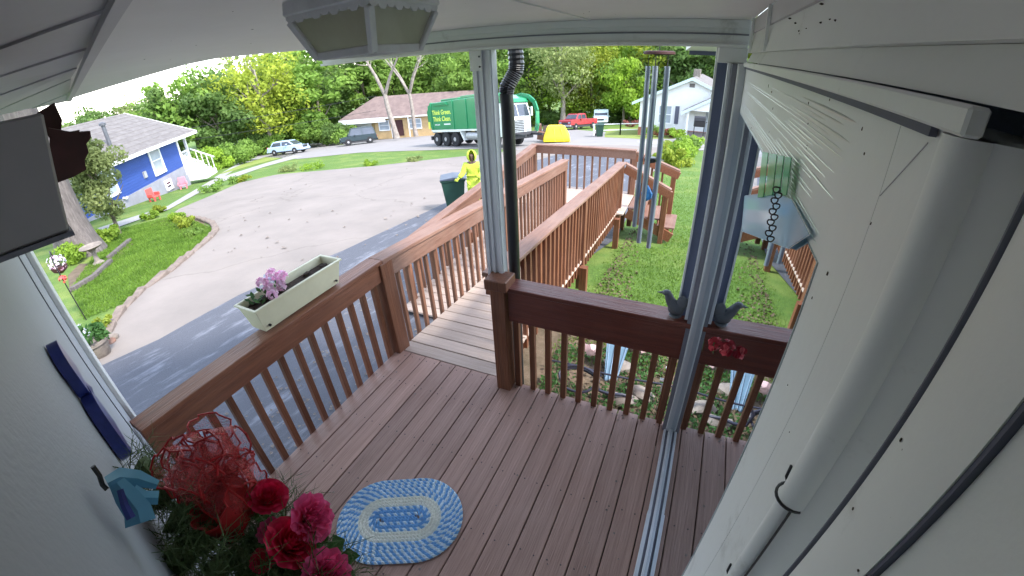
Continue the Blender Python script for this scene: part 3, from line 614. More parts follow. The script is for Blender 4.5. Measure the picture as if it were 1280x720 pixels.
# neighbouring eave piece seen beyond the beam by the door
ev = MB().box((-.10, 2.75, 2.19), (.16, 2.80, 2.212)).build('eave_gutter', 'navy_paint', house)
mb = MB(); mb.add([(-.12, 2.75, 2.2125), (.5, 2.75, 2.2125), (.5, 2.14, 2.26), (-.02, 2.14, 2.26), (-.12, 2.75, 2.24), (.5, 2.75, 2.24), (.5, 2.14, 2.28), (-.02, 2.14, 2.28)], [(0, 1, 2, 3), (4, 7, 6, 5), (0, 4, 5, 1), (1, 5, 6, 2), (2, 6, 7, 3), (3, 7, 4, 0)]); mb.build('eave_soffit', 'white_vinyl', ev)

# mud specks and insect dirt on the white wall and the ceiling
rs = random.Random(17); mb = MB()
for i in range(46):
    y_ = .24+rs.random()**1.6*1.3; z_ = rs.uniform(1.75, 2.14); 
    if .5 < y_ and z_ < 1.97: continue
    if .225 < y_ < .335: continue
    r_ = rs.uniform(.0006, .0016)*(1+y_); mb.blob((M_X, y_, z_), (r_*.5, r_, r_*rs.uniform(.7, 2.2)), i, .3, 1)
for i in range(16): y_ = .2+rs.random()*1.0; r_ = rs.uniform(.0012, .0026); mb.blob((M_X+.006, y_, rs.uniform(2.21, 2.27)), (r_*2, r_, r_), i, .3, 1)
for i in range(26): r_ = rs.uniform(.0015, .004); mb.blob((rs.uniform(-2.2, .1), rs.uniform(.35, 2.0), 2.3325), (r_, r_*rs.uniform(.6, 1.6), r_*.5), i, .3, 1)
for i in range(14): y_ = rs.uniform(.17, .22); r_ = rs.uniform(.0007, .0013); mb.blob((M_X-.004, y_, rs.uniform(1.85, 2.12)), (r_*.5, r_, r_*1.5), i, .3, 1)
mb.build('dirt_specks', 'soil', house, True, kind='stuff')

# ------------------------------------------------------------------ near objects on and round the porch
def ray_pt(px, py, t):
    d = ray(px, py); return Vector((0, 0, CAM_Z))+d*t
# lantern on the ceiling
lc = Vector((-.655, .745, 0))
lan = thing('porch_lantern', 'pale metal ceiling lantern with frosted glass panes and a scalloped rim', 'lantern', (lc.x, lc.y, 2.20))
LA = R(4)
def lsq(h, z, a0=math.atan2(-lc.y, -lc.x)+LA): return [Vector((lc.x+h*math.cos(a0+k*math.pi/2), lc.y+h*math.sin(a0+k*math.pi/2), z)) for k in range(4)]
zb, zt = 2.209, 2.286
B, T = lsq(.105, zb), lsq(.148, zt)
for k in range(4):
    a, b, c, d = B[k], B[(k+1) % 4], T[(k+1) % 4], T[k]
    cen = Vector((lc.x, lc.y, zb)); ins = lambda p: p+(Vector((lc.x, lc.y, p.z))-p)*.05
    n_ = (b-a).cross(d-a).normalized()*.003
    q = [ins(a), ins(b), ins(c), ins(d)]
    MB().add([p for p in q]+[p+n_ for p in q], [(0, 1, 2, 3), (7, 6, 5, 4), (0, 4, 5, 1), (1, 5, 6, 2), (2, 6, 7, 3), (3, 7, 4, 0)]).build('lantern_pane', 'frosted_glass', lan)
    MB().bar(a, d, .018, .012, up=(n_.x, n_.y, n_.z)).build('lantern_bar', 'lantern_metal', lan, bevel=.002)
    MB().bar(a+Vector((0, 0, .004)), b+Vector((0, 0, .004)), .012, .016).build('lantern_rail', 'lantern_metal', lan, bevel=.002)
    # scalloped skirt hanging from the rim
    S0, S1 = lsq(.155, 2.30)[k], lsq(.155, 2.30)[(k+1) % 4]; mb = MB(); n = 9
    for i in range(n):
        p0, p1 = S0.lerp(S1, i/n), S0.lerp(S1, (i+1)/n); dn = .016+.0035*(i % 2); m0, m1 = p0.lerp(p1, .25), p0.lerp(p1, .75)
        D = Vector((0, 0, -dn)); t_ = (Vector((lc.x, lc.y, 2.3))-p0).normalized()*.003
        A = [p0, p1, p1+D*.65, m1+D, m0+D, p0+D*.65]
        mb.add([v for v in A]+[v+t_ for v in A], [(0, 1, 2, 3, 4, 5), (11, 10, 9, 8, 7, 6)]+[(j, j+6, (j+1) % 6+6, (j+1) % 6) for j in range(6)])
    mb.build('scalloped_skirt', 'lantern_metal', lan)
mb = MB(); q0, q1 = lsq(.162, 2.296), lsq(.158, 2.325)
mb.add(q0+q1, [(0, 3, 2, 1), (4, 5, 6, 7), (0, 1, 5, 4), (1, 2, 6, 5), (2, 3, 7, 6), (3, 0, 4, 7)]); mb.build('lantern_cap', 'lantern_metal', lan, bevel=.003)
MB().lathe([(.055, 0), (.055, .012), (.04, .02)], 20, (lc.x, lc.y, 2.312)).build('ceiling_plate', 'lantern_metal', lan, True)
MB().lathe([(.012, 2.225), (.026, 2.235), (.03, 2.25), (.024, 2.27), (.014, 2.285)], 14, (lc.x, lc.y, 0)).build('bulb', 'frosted_glass', lan, True)

# dark wooden bracket under the eave, brick corner beside it
bp = lambda px, py, t: ray_pt(px, py, t)
br = thing('eave_bracket', 'dark brown scalloped wooden bracket hanging under the left end of the eave', 'bracket', pt(85, 200, 2.0))
def thick_poly(pix, dist, thick, m, name, parent):
    ps = [pt(x, y, dist) for x, y in pix]; c = sum(ps, Vector())/len(ps); n_ = Vector((c.x, c.y, 0)).normalized()*thick
    mb = MB(); k = len(ps); mb.add(ps+[p+n_ for p in ps], [tuple(range(k)), tuple(range(2*k-1, k-1, -1))]+[(i, i+k, (i+1) % k+k, (i+1) % k) for i in range(k)]); return mb.build(name, m, parent)
thick_poly([(62, 170), (80, 172), (98, 165), (113, 164), (114, 172), (108, 180), (111, 190), (106, 200), (108, 212), (92, 221), (68, 230), (62, 205)], 2.0, .10, 'brown_wood', 'bracket_board', br)
thick_poly([(60, 160), (88, 165), (100, 163), (96, 168), (64, 176)], 1.99, .12, 'brown_wood', 'bracket_cap', br)
thick_poly([(46, 141), (68, 128), (78, 150), (76, 168), (64, 175), (52, 160)], 2.12, .08, 'brown_wood', 'bracket_block', br)

# wind chime outside the beam
cx_, cy_ = -.245, 2.5
wc = thing('wind_chime', 'tall wind chime with blue grey metal tubes hanging under the porch eave', 'wind chime', (cx_, cy_, 1.2))
MB().lathe([(.078, 0), (.085, .004), (.083, .016), (.07, .02)], 20, (cx_, cy_, 2.185)).build('top_disc', 'brown_wood', wc, True)
mb = MB(); mb.tube([(cx_, cy_, 2.205), (cx_, cy_, 2.28)], .003, 6); mb.build('hanging_cord', 'black_metal', wc)
for k, (a, ln) in enumerate(((200, .93), (260, 1.02), (335, 1.06), (40, .98), (115, .90))):
    x_, y_ = cx_+.056*math.cos(R(a)), cy_+.056*math.sin(R(a)); zt_ = 2.125
    o = MB().lathe([(.0142, -ln), (.0142, 0), (.012, 0), (.012, -ln+.002)], 14, (x_, y_, zt_)).build('chime_tube', 'chime_metal', wc, True)
    mb = MB(); mb.tube([(x_, y_, zt_-.01), (x_, y_, 2.19)], .0016, 5); mb.build('tube_string', 'black_metal', wc)
MB().lathe([(.03, 0), (.036, .006), (.036, .022), (.03, .028)], 16, (cx_, cy_, 1.60)).build('striker', 'black_metal', wc, True)
mb = MB(); mb.tube([(cx_, cy_, 2.185), (cx_, cy_, 1.42)], .0015, 5); mb.build('striker_string', 'black_metal', wc)
MB().lathe([(.004, 0), (.03, .02), (.034, .05), (.018, .08), (.004, .1)], 12, (cx_, cy_-.004, 1.36)).build('wind_sail', 'azure', wc, True)

# bird figurine on the front rail
bird = thing('bird_figurine', 'dark metal bird figurine sitting on the front railing by the glass door', 'figurine', (.03, 2.05, .88))
mb = MB(); Y0 = 2.045
mb.blob((.035, Y0, .925), (.046, .032, .045), 3, .06, 3)
mb.blob((.066, Y0, .955), (.026, .02, .034), 5, .05, 2)
mb.tube([(.02, Y0, .935), (-.004, Y0, .965), (-.018, Y0, .995), (-.026, Y0, 1.008)], [.034, .027, .022, .018], 12)
mb.blob((-.03, Y0, 1.01), (.025, .019, .018), 2, .04, 2); mb.blob((.058, Y0-.012, .972), (.03, .012, .042), 7, .05, 2)
mb.build('bird_body', 'lead', bird, True)
mb = MB(); mb.tube([(-.045, Y0, 1.009), (-.062, Y0, 1.006), (-.082, Y0, 1.004)], [.009, .006, .0015], 8); mb.build('beak', 'lead', bird, True)
mb = MB(); mb.tube([(.062, Y0, .945), (.085, Y0, .972), (.092, Y0, 1.0)], [.02, .016, .006], 8); mb.build('tail', 'lead', bird, True)
MB().lathe([(.036, 0), (.034, .006), (.02, .012)], 14, (.035, Y0, .878)).build('figurine_base', 'lead', bird, True)

# flower trough on the left rail
px0, px1, py0, py1 = -2.235, -2.055, 1.03, 1.70
tr = thing('flower_trough', 'cream plastic flower trough sitting on the left railing', 'planter', (-2.14, 1.37, .87))
def trough():
    z0, z1 = .882, 1.05; wl = .006; cx0, cx1, cy0, cy1 = px0+.025, px1-.025, py0+.03, py1-.03
    def ring(a, b, c, d, z): return [(a, c, z), (b, c, z), (b, d, z), (a, d, z)]
    vs = ring(cx0, cx1, cy0, cy1, z0)+ring(px0, px1, py0, py1, z1-.012)+ring(px0-.012, px1+.012, py0-.012, py1+.012, z1-.012)+ring(px0-.012, px1+.012, py0-.012, py1+.012, z1)+ring(px0+wl, px1-wl, py0+wl, py1-wl, z1)+ring(cx0+wl, cx1-wl, cy0+wl, cy1-wl, z0+wl)
    fs = [(0, 3, 2, 1)]
    for r_ in range(5):
        for k in range(4): a = r_*4+k; b = r_*4+(k+1) % 4; fs.append((a, b, b+4, a+4))
    fs.append((20, 21, 22, 23)); return MB().add(vs, fs).build('trough_box', 'planter_cream', tr, bevel=.002)
trough()
mb = MB(); n = 26
for i in range(n):
    mb.blob((random.uniform(px0+.03, px1-.03), random.uniform(py0+.04, py1-.04), 1.005+random.uniform(-.006, .012)), (.022, .03, .014), i, .3, 1)
mb.box((px0+.02, py0+.02, .96), (px1-.02, py1-.02, 1.003)); mb.build('potting_soil', 'soil', tr)
MB().lathe([(.008, 0), (.008, .01)], 8, M=Matrix.Translation((px1-.015, py1-.06, .915)) @ Matrix.Rotation(R(90), 4, 'Y')).build('screw_head', 'black_metal', tr)
MB().lathe([(.008, 0), (.008, .01)], 8, M=Matrix.Translation((px1-.015, py0+.06, .915)) @ Matrix.Rotation(R(90), 4, 'Y')).build('screw_head', 'black_metal', tr)
def petals(mb, c, r, n, seed, size, up=.3):
    rr = random.Random(seed)
    for i in range(n):
        d = Vector((rr.gauss(0, 1), rr.gauss(0, 1), rr.gauss(0, 1)+up)).normalized(); p = Vector(c)+d*r*rr.uniform(.55, 1.05); s = size*rr.uniform(.7, 1.2)
        a = d.orthogonal().normalized(); b = d.cross(a); t = rr.uniform(0, 6); a, b = a*math.cos(t)+b*math.sin(t), b*math.cos(t)-a*math.sin(t)
        mb.add([p-a*s*.5, p+b*s*.7+d*s*.25-a*s*.55, p+b*s*1.1+d*s*.1, p+b*s*.7+d*s*.25+a*s*.55, p+a*s*.5], [(0, 1, 2, 3, 4)])
fl = thing('flower_bunch', 'bunch of artificial lilac and white flowers stuck in the cream trough', 'flowers', (-2.14, 1.2, 1.0))
for i, (x_, y_, z_, m) in enumerate(((-2.20, 1.26, 1.10, 'petal_white'), (-2.17, 1.32, 1.09, 'petal_white'), (-2.13, 1.20, 1.085, 'petal_lilac'), (-2.09, 1.26, 1.08, 'petal_lilac'), (-2.16, 1.19, 1.12, 'petal_lilac'), (-2.12, 1.30, 1.12, 'petal_lilac'), (-2.08, 1.18, 1.06, 'petal_lilac'), (-2.14, 1.25, 1.15, 'petal_lilac'))):
    mb = MB(); petals(mb, (x_, y_, z_), .032, 44, i, .02); mb.build('blossom', m, fl)
mb = MB()
for i in range(26):
    p = Vector((random.uniform(-2.2, -2.09), random.uniform(1.08, 1.3), 1.02+random.uniform(0, .05))); d = Vector((random.gauss(0, 1), random.gauss(0, 1), .5)).normalized()*.05; s = d.cross(Vector((0, 0, 1))).normalized()*.014
    mb.add([p, p+d*.5+s, p+d, p+d*.5-s], [(0, 1, 2, 3)])
mb.build('leaves', 'leaf_plant', fl)

# oval braided rug: concentric braids
rug = thing('braided_rug', 'oval braided rug in blue and cream lying on the deck boards', 'rug', (-1.143, .815, .002), R(29))
def braid_ring(L, W, name, mats, seed):
    """one braid following a stadium outline; two strands alternate colour"""
    mb = MB(); per = 2*(L-W)+math.pi*W if L > W else math.pi*W; seg = max(12, int(per/.019)); rw = .0198; r = W/2; s = max(L-W, 0)
    def P(t):
        d = t*per
        if d < s: return Vector((-s/2+d, -r, 0)), Vector((0, -1, 0))
        d -= s
        if d < math.pi*r: a = -math.pi/2+d/r; return Vector((s/2+r*math.cos(a), r*math.sin(a), 0)), Vector((math.cos(a), math.sin(a), 0))
        d -= math.pi*r
        if d < s: return Vector((s/2-d, r, 0)), Vector((0, 1, 0))
        d -= s; a = math.pi/2+d/r; return Vector((-s/2+r*math.cos(a), r*math.sin(a), 0)), Vector((math.cos(a), math.sin(a), 0))
    for i in range(seg):
        t0, t1 = i/seg, (i+1)/seg
        p0, n0 = P(t0); p1, n1 = P((t1) % 1 if t1 < 1 else 0); sk = (p1-p0)*.75
        a, b = p0-n0*rw*.5, p0+n0*rw*.5+sk; c, d = p1-n1*rw*.5, p1+n1*rw*.5+sk; m_ = (a+b+c+d)/4+Vector((0, 0, .0125))
        z = Vector((0, 0, .0075)); vs = [a+z, b+z, d+z, c+z, m_+z, a, b, d, c]
        mb.add(vs, [(0, 1, 4), (1, 2, 4), (2, 3, 4), (3, 0, 4), (5, 6, 1, 0), (7, 8, 3, 2)], mi=(i+seed) % 2 if len(mats) > 1 else 0)
    me = mb.mesh(name, mats); o = bpy.data.objects.new(name, me); C.objects.link(o); o.parent = rug; return o
W0 = .012; nr = 13; L_ex = .195
for k in range(nr):
    Wk = .014+k*.0402; Lk = L_ex+Wk
    q = k/nr
    if q < .30: ms = ['rug_blue', 'rug_pale'] if k % 2 else ['rug_blue']
    elif q < .48: ms = ['rug_cream']
    elif q < .62: ms = ['rug_pale', 'rug_blue']
    else: ms = ['rug_blue', 'rug_pale']
    braid_ring(Lk, Wk, 'braid', ms, k)

# navy wall ornament
orn = thing('wall_ornament', 'navy blue ornament of two long lobes hung on the white wall above the wreath', 'ornament', wp(1.3, .01, 1.6))
def lobe(s0, z0_, s1, z1_, wd, th_):
    mb = MB(); n = 12; a = Vector(wp(s0, .004, z0_)); b = Vector(wp(s1, .004, z1_)); d = (b-a); side = nw.cross(d.normalized()); A = []; Bv = []
    for i in range(2*n):
        t = i/n*math.pi; c = (a+b)/2+d*.5*math.cos(t)+side*wd*math.sin(t)*(1+.15*math.cos(3*t)); A.append(c); Bv.append(c+nw*th_)
    k = 2*n; ctr = (a+b)/2+nw*(th_+.006)
    mb.add(A+Bv+[ctr], [tuple(range(k))]+[(i, (i+1) % k, (i+1) % k+k, i+k) for i in range(k)]+[(i+k, (i+1) % k+k, 2*k) for i in range(k)]); return mb
lobe(1.23, 1.74, 1.19, 1.60, .045, .024).build('lobe', 'navy_ceramic', orn, True)
lobe(1.20, 1.60, 1.08, 1.46, .05, .027).build('lobe', 'navy_ceramic', orn, True)
lobe(1.215, 1.625, 1.19, 1.585, .02, .026).build('centre_knot', 'navy_ceramic', orn, True)

# evergreen wreath swag with bow, roses and a teal clip
wr = thing('evergreen_wreath', 'dark green artificial evergreen wreath hanging on the wall at the lower left', 'wreath', ray_pt(280, 680, 1.0))
mb = MB(); rr = random.Random(11); T_ = []
spine = [(185, 590, 1.12), (200, 620, 1.06), (225, 650, 1.0), (250, 680, .96), (275, 715, .92), (320, 730, .9), (370, 725, .88), (240, 620, 1.08), (280, 650, 1.04), (320, 680, 1.0), (350, 700, .95), (300, 700, .98), (225, 700, .93), (300, 770, .86), (380, 770, .84), (250, 740, .9), (360, 660, .98), (400, 735, .86)]
centers = [ray_pt(*p) for p in spine]
for c in centers:
    c = c.copy()
    for j in range(26):
        d = Vector((rr.gauss(.25, 1), rr.gauss(.35, 1), rr.gauss(0, 1))).normalized(); L = rr.uniform(.05, .10)
        p0 = c+Vector((rr.gauss(0, .02), rr.gauss(0, .02), rr.gauss(0, .02))); a = d.orthogonal().normalized(); b = d.cross(a)
        for k in range(17):
            q = p0+d*L*(k/16); an = k*2.4; nd = (d*.75+(a*math.cos(an)+b*math.sin(an))).normalized()*.052*rr.uniform(.6, 1.15); s = nd.cross(d).normalized()*.0011
            if s.length < 1e-6: continue
            mb.add([q-s, q+s, q+nd], [(0, 1, 2)])
        s = a*.0015; mb.add([p0-s, p0+s, p0+d*L], [(0, 1, 2)])
mb.build('needles', 'needle', wr)
mb = MB()
for c in centers: mb.blob(c, (.03, .03, .03), int(c.x*1000), .3, 1)
mb.build('wreath_core', 'needle', wr)
# bow of wired mesh ribbon
bow = thing('ribbon_bow', 'see-through red mesh ribbon bow tied on the wreath', 'bow', ray_pt(270, 590, .98))
def ribm():
    m = MT['ribbon_mesh']; n = m.node_tree.nodes; L = m.node_tree.links; t = n.new('ShaderNodeBsdfTransparent'); mx = n.new('ShaderNodeMixShader')
    g = n.new('ShaderNodeTexCoord'); wv = n.new('ShaderNodeTexChecker'); wv.inputs['Scale'].default_value = 420; L.new(g.outputs['Object'], wv.inputs['Vector'])
    ml = n.new('ShaderNodeMath'); ml.operation = 'MULTIPLY_ADD'; ml.inputs[1].default_value = .34; ml.inputs[2].default_value = .15; L.new(wv.outputs['Fac'], ml.inputs[0])
    L.new(ml.outputs[0], mx.inputs[0]); L.new(t.outputs[0], mx.inputs[1]); L.new(n['Principled BSDF'].outputs[0], mx.inputs[2]); L.new(mx.outputs[0], n['Material Output'].inputs[0])
ribm()
def loop(c, dirv, ln, wd, seed, name='ribbon_loop', m='ribbon_mesh'):
    rr = random.Random(seed); d = Vector(dirv).normalized(); s = d.orthogonal().normalized(); s = (s*math.cos(seed)+d.cross(s)*math.sin(seed)); n_ = d.cross(s); mb = MB(); N = 22; P_ = []
    for i in range(N+1):
        t = i/N*2*math.pi*.93; r = ln*(1-math.cos(t))/2; o = n_*math.sin(t)*ln*.34
        c0 = Vector(c)+d*r+o+s*.006*math.sin(3*t+seed); wv = wd*(.35+.65*min(1, r/(ln*.5)))
        ru = n_*.007*math.sin(9*t); P_ += [c0-s*wv/2+ru, c0-ru*.7, c0+s*wv/2+ru]
    for i in range(N):
        a = i*3; mb.add([], []); mb.f += [(a, a+1, a+4, a+3), (a+1, a+2, a+5, a+4)]; mb.mi += [0, 0]
    mb.v = [tuple(p) for p in P_]; o = mb.build(name, m, bow, True)
    for e_ in (0, 2):
        mb = MB(); mb.tube([P_[i*3+e_] for i in range(N+1)], .0021, 5); mb.build('ribbon_wire', 'ribbon_red', o)
    return o
bc = ray_pt(272, 600, .97)
for i, (tx, ty, tt) in enumerate(((240, 560, .93), (268, 556, .9), (310, 585, .9), (225, 590, .88), (218, 552, 1.0), (255, 528, 1.05), (300, 560, .98), (320, 600, .92), (232, 612, .9), (285, 540, .9), (200, 575, 1.02), (290, 645, .9))):
    e_ = ray_pt(tx, ty, tt); loop(bc, e_-bc, (e_-bc).length*1.02, .055, i+1)
for i, (tx, ty, tt) in enumerate(((280, 668, .9), (305, 650, .93))):
    e_ = ray_pt(tx, ty, tt); loop(bc, e_-bc, (e_-bc).length, .06, i+20, 'ribbon_tail', 'ribbon_red')
mb = MB(); mb.blob(bc, (.024, .022, .024), 3, .3, 2); mb.build('bow_knot', 'ribbon_red', bow)
# roses
def rose(c, r, m, label, axis, seed=0):
    t = thing('rose', label, 'rose', c, 0, 'artificial roses on the wreath'); rr = random.Random(seed); ax = Vector(axis).normalized(); a = ax.orthogonal().normalized(); b = ax.cross(a)
    rf_ = .17 if m == 'rose_pink' else .10
    for layer, (n, rad, open_, ht) in enumerate(((3, .16, .05, 1.05), (4, .30, .14, 1.05), (5, .46, .28, 1.0), (5, .62, .46, .94), (6, .78, .72, .84), (6, .92, 1.0, .66))):
        for k in range(n):
            an = k/n*2*math.pi+layer*.9+rr.uniform(-.2, .2); half = math.pi/n*1.45; mb = MB(); V = []; NU, NV = 8, 5
            for v in range(NV+1):
                for u_ in range(NU+1):
                    q = (u_/NU*2-1)*half; vv = v/NV; rd = r*rad*(.35+.65*math.sin(vv*math.pi*.55))*(1+rf_*.5*math.sin(q*9+k*2+layer)*vv) + r*open_*vv*vv*.7; wq = q*(1-.25*vv**3)
                    h_ = r*1.5*ht*(vv-.4)-r*open_*.35*vv**3+r*rf_*math.sin(q*7+seed+layer+k)*vv+rr.uniform(-.03, .03)*r*vv
                    V.append(Vector(c)+a*math.cos(an+wq)*rd+b*math.sin(an+wq)*rd+ax*h_)
            F = [(v*(NU+1)+u_, v*(NU+1)+u_+1, (v+1)*(NU+1)+u_+1, (v+1)*(NU+1)+u_) for v in range(NV) for u_ in range(NU)]
            mb.add(V, F); mb.build('petal', m, t, True)
    for k in range(3):
        an = k*2.1+seed; d = (a*math.cos(an)+b*math.sin(an)-ax*.2).normalized(); p = Vector(c)-ax*r*.5; s = d.cross(ax).normalized()*r*.35
        MB().add([p, p+d*r*.7+s, p+d*r*1.7-ax*r*.2, p+d*r*.7-s, p+d*r*.8+ax*r*.1], [(0, 1, 4), (1, 2, 4), (2, 3, 4), (3, 0, 4)]).build('leaf', 'leaf_plant', t)
upc = lambda c: (Vector((0, 0, CAM_Z))-c)
for i, (x_, y_, t_, r_, m, lb, tilt) in enumerate(((335, 622, .92, .034, 'rose_red', 'deep red rosebud on the wreath, topmost of the roses', (0, .3, .5)),
        (362, 680, .86, .043, 'rose_red', 'large open red rose in the middle of the rose cluster on the wreath', (.2, .5, .2)),
        (388, 648, .87, .040, 'rose_pink', 'bright pink rose at the right edge of the rose cluster, next to the rug', (.5, .4, .1)),
        (408, 716, .83, .036, 'rose_pink', 'pale pink rose cut by the bottom edge of the picture', (.3, .2, .4)),
        (340, 665, .9, .024, 'rose_pink', 'small pink rosebud half hidden between the two red roses', (-.2, .1, .5)),
        (330, 700, .87, .022, 'rose_red', 'small red rosebud low in the green needles left of the large rose', (-.3, 0, .2)))):
    c = ray_pt(x_, y_, t_); rose(c, r_*.70, m, lb, upc(c).normalized()*.55+Vector(tilt), i)
mb = MB(); rr = random.Random(5)
for i in range(46):
    c = ray_pt(rr.uniform(325, 430), rr.uniform(640, 735), rr.uniform(.91, .97)); d = Vector((rr.gauss(0, 1), rr.gauss(0, 1), rr.gauss(0, 1))).normalized()*.045; s = d.cross(upc(c)).normalized()*.016
    mb.add([c, c+d*.5+s, c+d, c+d*.5-s], [(0, 1, 2, 3)])
mb.build('rose_leaves', 'leaf_plant', wr)
# teal plastic clip with dark wire hook
cl = thing('teal_clip', 'teal blue fabric glove clipped to the left side of the wreath', 'glove', ray_pt(165, 615, .75))
def strip(pix, wds, m, name, parent, th_=.004):
    P_ = [ray_pt(*p) for p in pix]; mb = MB(); V = []
    for i, p in enumerate(P_):
        d = (P_[min(i+1, len(P_)-1)]-P_[max(i-1, 0)]).normalized(); view = (p-Vector((0, 0, CAM_Z))).normalized(); s = d.cross(view).normalized()*wds[i]/2
        V += [p-s, p-view*wds[i]*.35, p+s, p+view*wds[i]*.3]
    n = len(P_)
    for i in range(n-1):
        for k in range(4): mb.f.append((i*4+k, i*4+(k+1) % 4, (i+1)*4+(k+1) % 4, (i+1)*4+k)); mb.mi.append(0)
    mb.f += [(0, 1, 2, 3), ((n-1)*4+3, (n-1)*4+2, (n-1)*4+1, (n-1)*4)]; mb.mi += [0, 0]; mb.v = [tuple(v) for v in V]; return mb.build(name, m, parent, True)
strip([(134, 604, .74), (150, 596, .76), (172, 598, .79), (197, 606, .82)], [.018, .026, .024, .014], 'teal_plastic', 'cuff', cl)
strip([(146, 603, .73), (158, 620, .74), (172, 638, .76), (176, 654, .77)], [.02, .03, .036, .04], 'teal_plastic', 'palm', cl)
strip([(165, 614, .76), (180, 622, .78), (198, 622, .80)], [.02, .02, .02], 'teal_plastic', 'finger', cl)
strip([(150, 612, .72), (156, 632, .73), (164, 648, .74)], [.008, .01, .012], 'navy_ceramic', 'strap', cl)
mb = MB(); mb.tube([ray_pt(116, 583, .73), ray_pt(124, 594, .735), ray_pt(128, 606, .74), ray_pt(134, 612, .74)], .0035, 6); mb.build('wire_hook', 'black_metal', cl)

# pieces hung before the glass, standing in for things seen behind it
def hp(px, py, x=M_X-.012):
    d = ray(px, py); t = x/d.x; return Vector((x, d.y*t, CAM_Z+d.z*t))
sc_ = thing('glass_stand_in', 'pale blue glass panel standing in for something behind the glass door', 'glass_stand_in', hp(985, 280))
P_ = [hp(*p, M_X-.006) for p in ((932, 245), (968, 240), (992, 250), (1014, 293), (987, 311), (928, 289))]
mb = MB(); k = len(P_); o_ = Vector((-.003, 0, 0)); mb.add(P_+[p+o_ for p in P_], [tuple(range(k)), tuple(range(2*k-1, k-1, -1))]+[(i, i+k, (i+1) % k+k, (i+1) % k) for i in range(k)]); mb.build('glass_panel', 'blue_glass', sc_)
for a_, b_ in zip(P_, P_[1:]+P_[:1]):
    mb = MB(); mb.tube([a_+o_*.5, b_+o_*.5], .0008, 5); mb.build('lead_edge', 'white_vinyl', sc_)
gs = thing('green_glass_strips', 'green glass strips hanging above the pale blue stand-in panel', 'glass_stand_in', hp(965, 215))
for i, (x0_, x1_, y1_) in enumerate(((948, 955, 246), (957, 966, 244), (968, 975, 240), (977, 984, 244))):
    q = [hp(x0_+6, 190+i*2), hp(x1_+6, 191+i*2), hp(x1_, y1_), hp(x0_, y1_+1)]; mb = MB(); o_ = Vector((-.002, 0, 0)); mb.add(q+[p+o_ for p in q], [(0, 1, 2, 3), (7, 6, 5, 4), (0, 4, 5, 1), (1, 5, 6, 2), (2, 6, 7, 3), (3, 7, 4, 0)]); mb.build('glass_strip', 'green_glass', gs)
ch = thing('heart_chain', 'dark metal chain of heart shaped links hanging over the blue stand-in panel', 'chain', hp(965, 270))
cp = [hp(972-1.2*i, 238+6.8*i, M_X-.035) for i in range(10)]
sz = (cp[0]-cp[1]).length
for i, p in enumerate(cp):
    L_ = [p+Vector((math.cos(a)*sz*.62+(.25 if i % 2 else -.25)*sz, 0, math.sin(a)*sz*.55+abs(math.cos(a))*sz*.25)) for a in np.linspace(0, 2*math.pi, 11)]
    mb = MB(); mb.tube(L_, sz*.15, 5, False); mb.build('heart_link', 'black_metal', ch)
rf = thing('red_flower_stand_in', 'red artificial flower standing in for a red object behind the door glass', 'flower', hp(905, 432))  # flower added in place of an indoor object showing through the pane
for a_ in ((894, 430, .015, 24, 3), (906, 437, .011, 14, 5)):
    mb = MB(); petals(mb, hp(a_[0], a_[1], M_X-.02), a_[2], a_[3], a_[4], .014); mb.build('flower_head', 'crimson_silk', rf)
mb = MB(); q = hp(880, 425, M_X-.02); mb.add([q, q+Vector((-.002, -.03, .02)), q+Vector((-.002, -.05, -.02)), q+Vector((0, -.01, -.03))], [(0, 1, 2, 3)]); mb.build('leaf', 'leaf_plant', rf)

# ---------------------------------------------------------------- garden bits seen through the front railing
board = thing('leaning_board', 'blue grey board leaning upright in the garden behind the front railing', 'board', G(765, 470))
g0 = G(763, 478)
mb = MB(); mb.add([g0+Vector((-.06, 0, 0)), g0+Vector((.05, 0, -.0)), g0+Vector((.11, .28, .36)), g0+Vector((-.12, .28, .38)), g0+Vector((-.06, .03, 0)), g0+Vector((.05, .03, 0)), g0+Vector((.11, .31, .36)), g0+Vector((-.12, .31, .38))], [(0, 1, 2, 3), (7, 6, 5, 4), (0, 4, 5, 1), (1, 5, 6, 2), (2, 6, 7, 3), (3, 7, 4, 0)])
mb.build('panel_board', 'slate_panel', board)
for k in range(4):
    a_ = g0+Vector((-.045+k*.03, -.004, .01)); b_ = g0+Vector((-.09+k*.06, .272, .36)); mb = MB(); mb.bar(a_, b_, .004, .004); mb.build('panel_rib', 'car_pale', board)
def stone(px, py, r, m, lab, sd, cat='rock', group='stones behind the front railing', fl=.6):
    p = G(px, py); r = tuple(a*1.3 for a in r); o = MB().blob((p.x, p.y, p.z+r[2]*fl), r, sd, .22, 2).build('garden_rock', m, None, True); tag(o, lab, cat, group)
stone(795, 415, (.17, .12, .12), 'stone', 'large tan rock at the back of the garden bed under the front rail', 1)
stone(803, 440, (.10, .08, .10), 'pink_stone', 'pale pink rock between the front balusters near the tap', 2)
stone(772, 462, (.10, .07, .05), 'stone', 'flat tan rock beside the foot of the leaning board', 3)
stone(737, 442, (.08, .07, .05), 'pink_stone', 'small whitish rock left of the leaning board', 4)
stone(800, 497, (.09, .07, .05), 'stone', 'brown rock in front of the garden pipe', 5)
stone(778, 503, (.10, .06, .04), 'stone', 'low flat rock under the black hose at the deck edge', 6)
pipe = MB(); a_, b_ = G(686, 455, .06), G(850, 492, .06)
pp_ = [a_.lerp(b_, s)+Vector((0, 0, .05+.012*math.sin(s*9))) for s in np.linspace(0, 1, 14)]; pipe.tube(pp_, .009, 8); tag(pipe.build('garden_pipe', 'hose', None, True), 'thin dark pipe running across the garden bed behind the front railing', 'pipe')
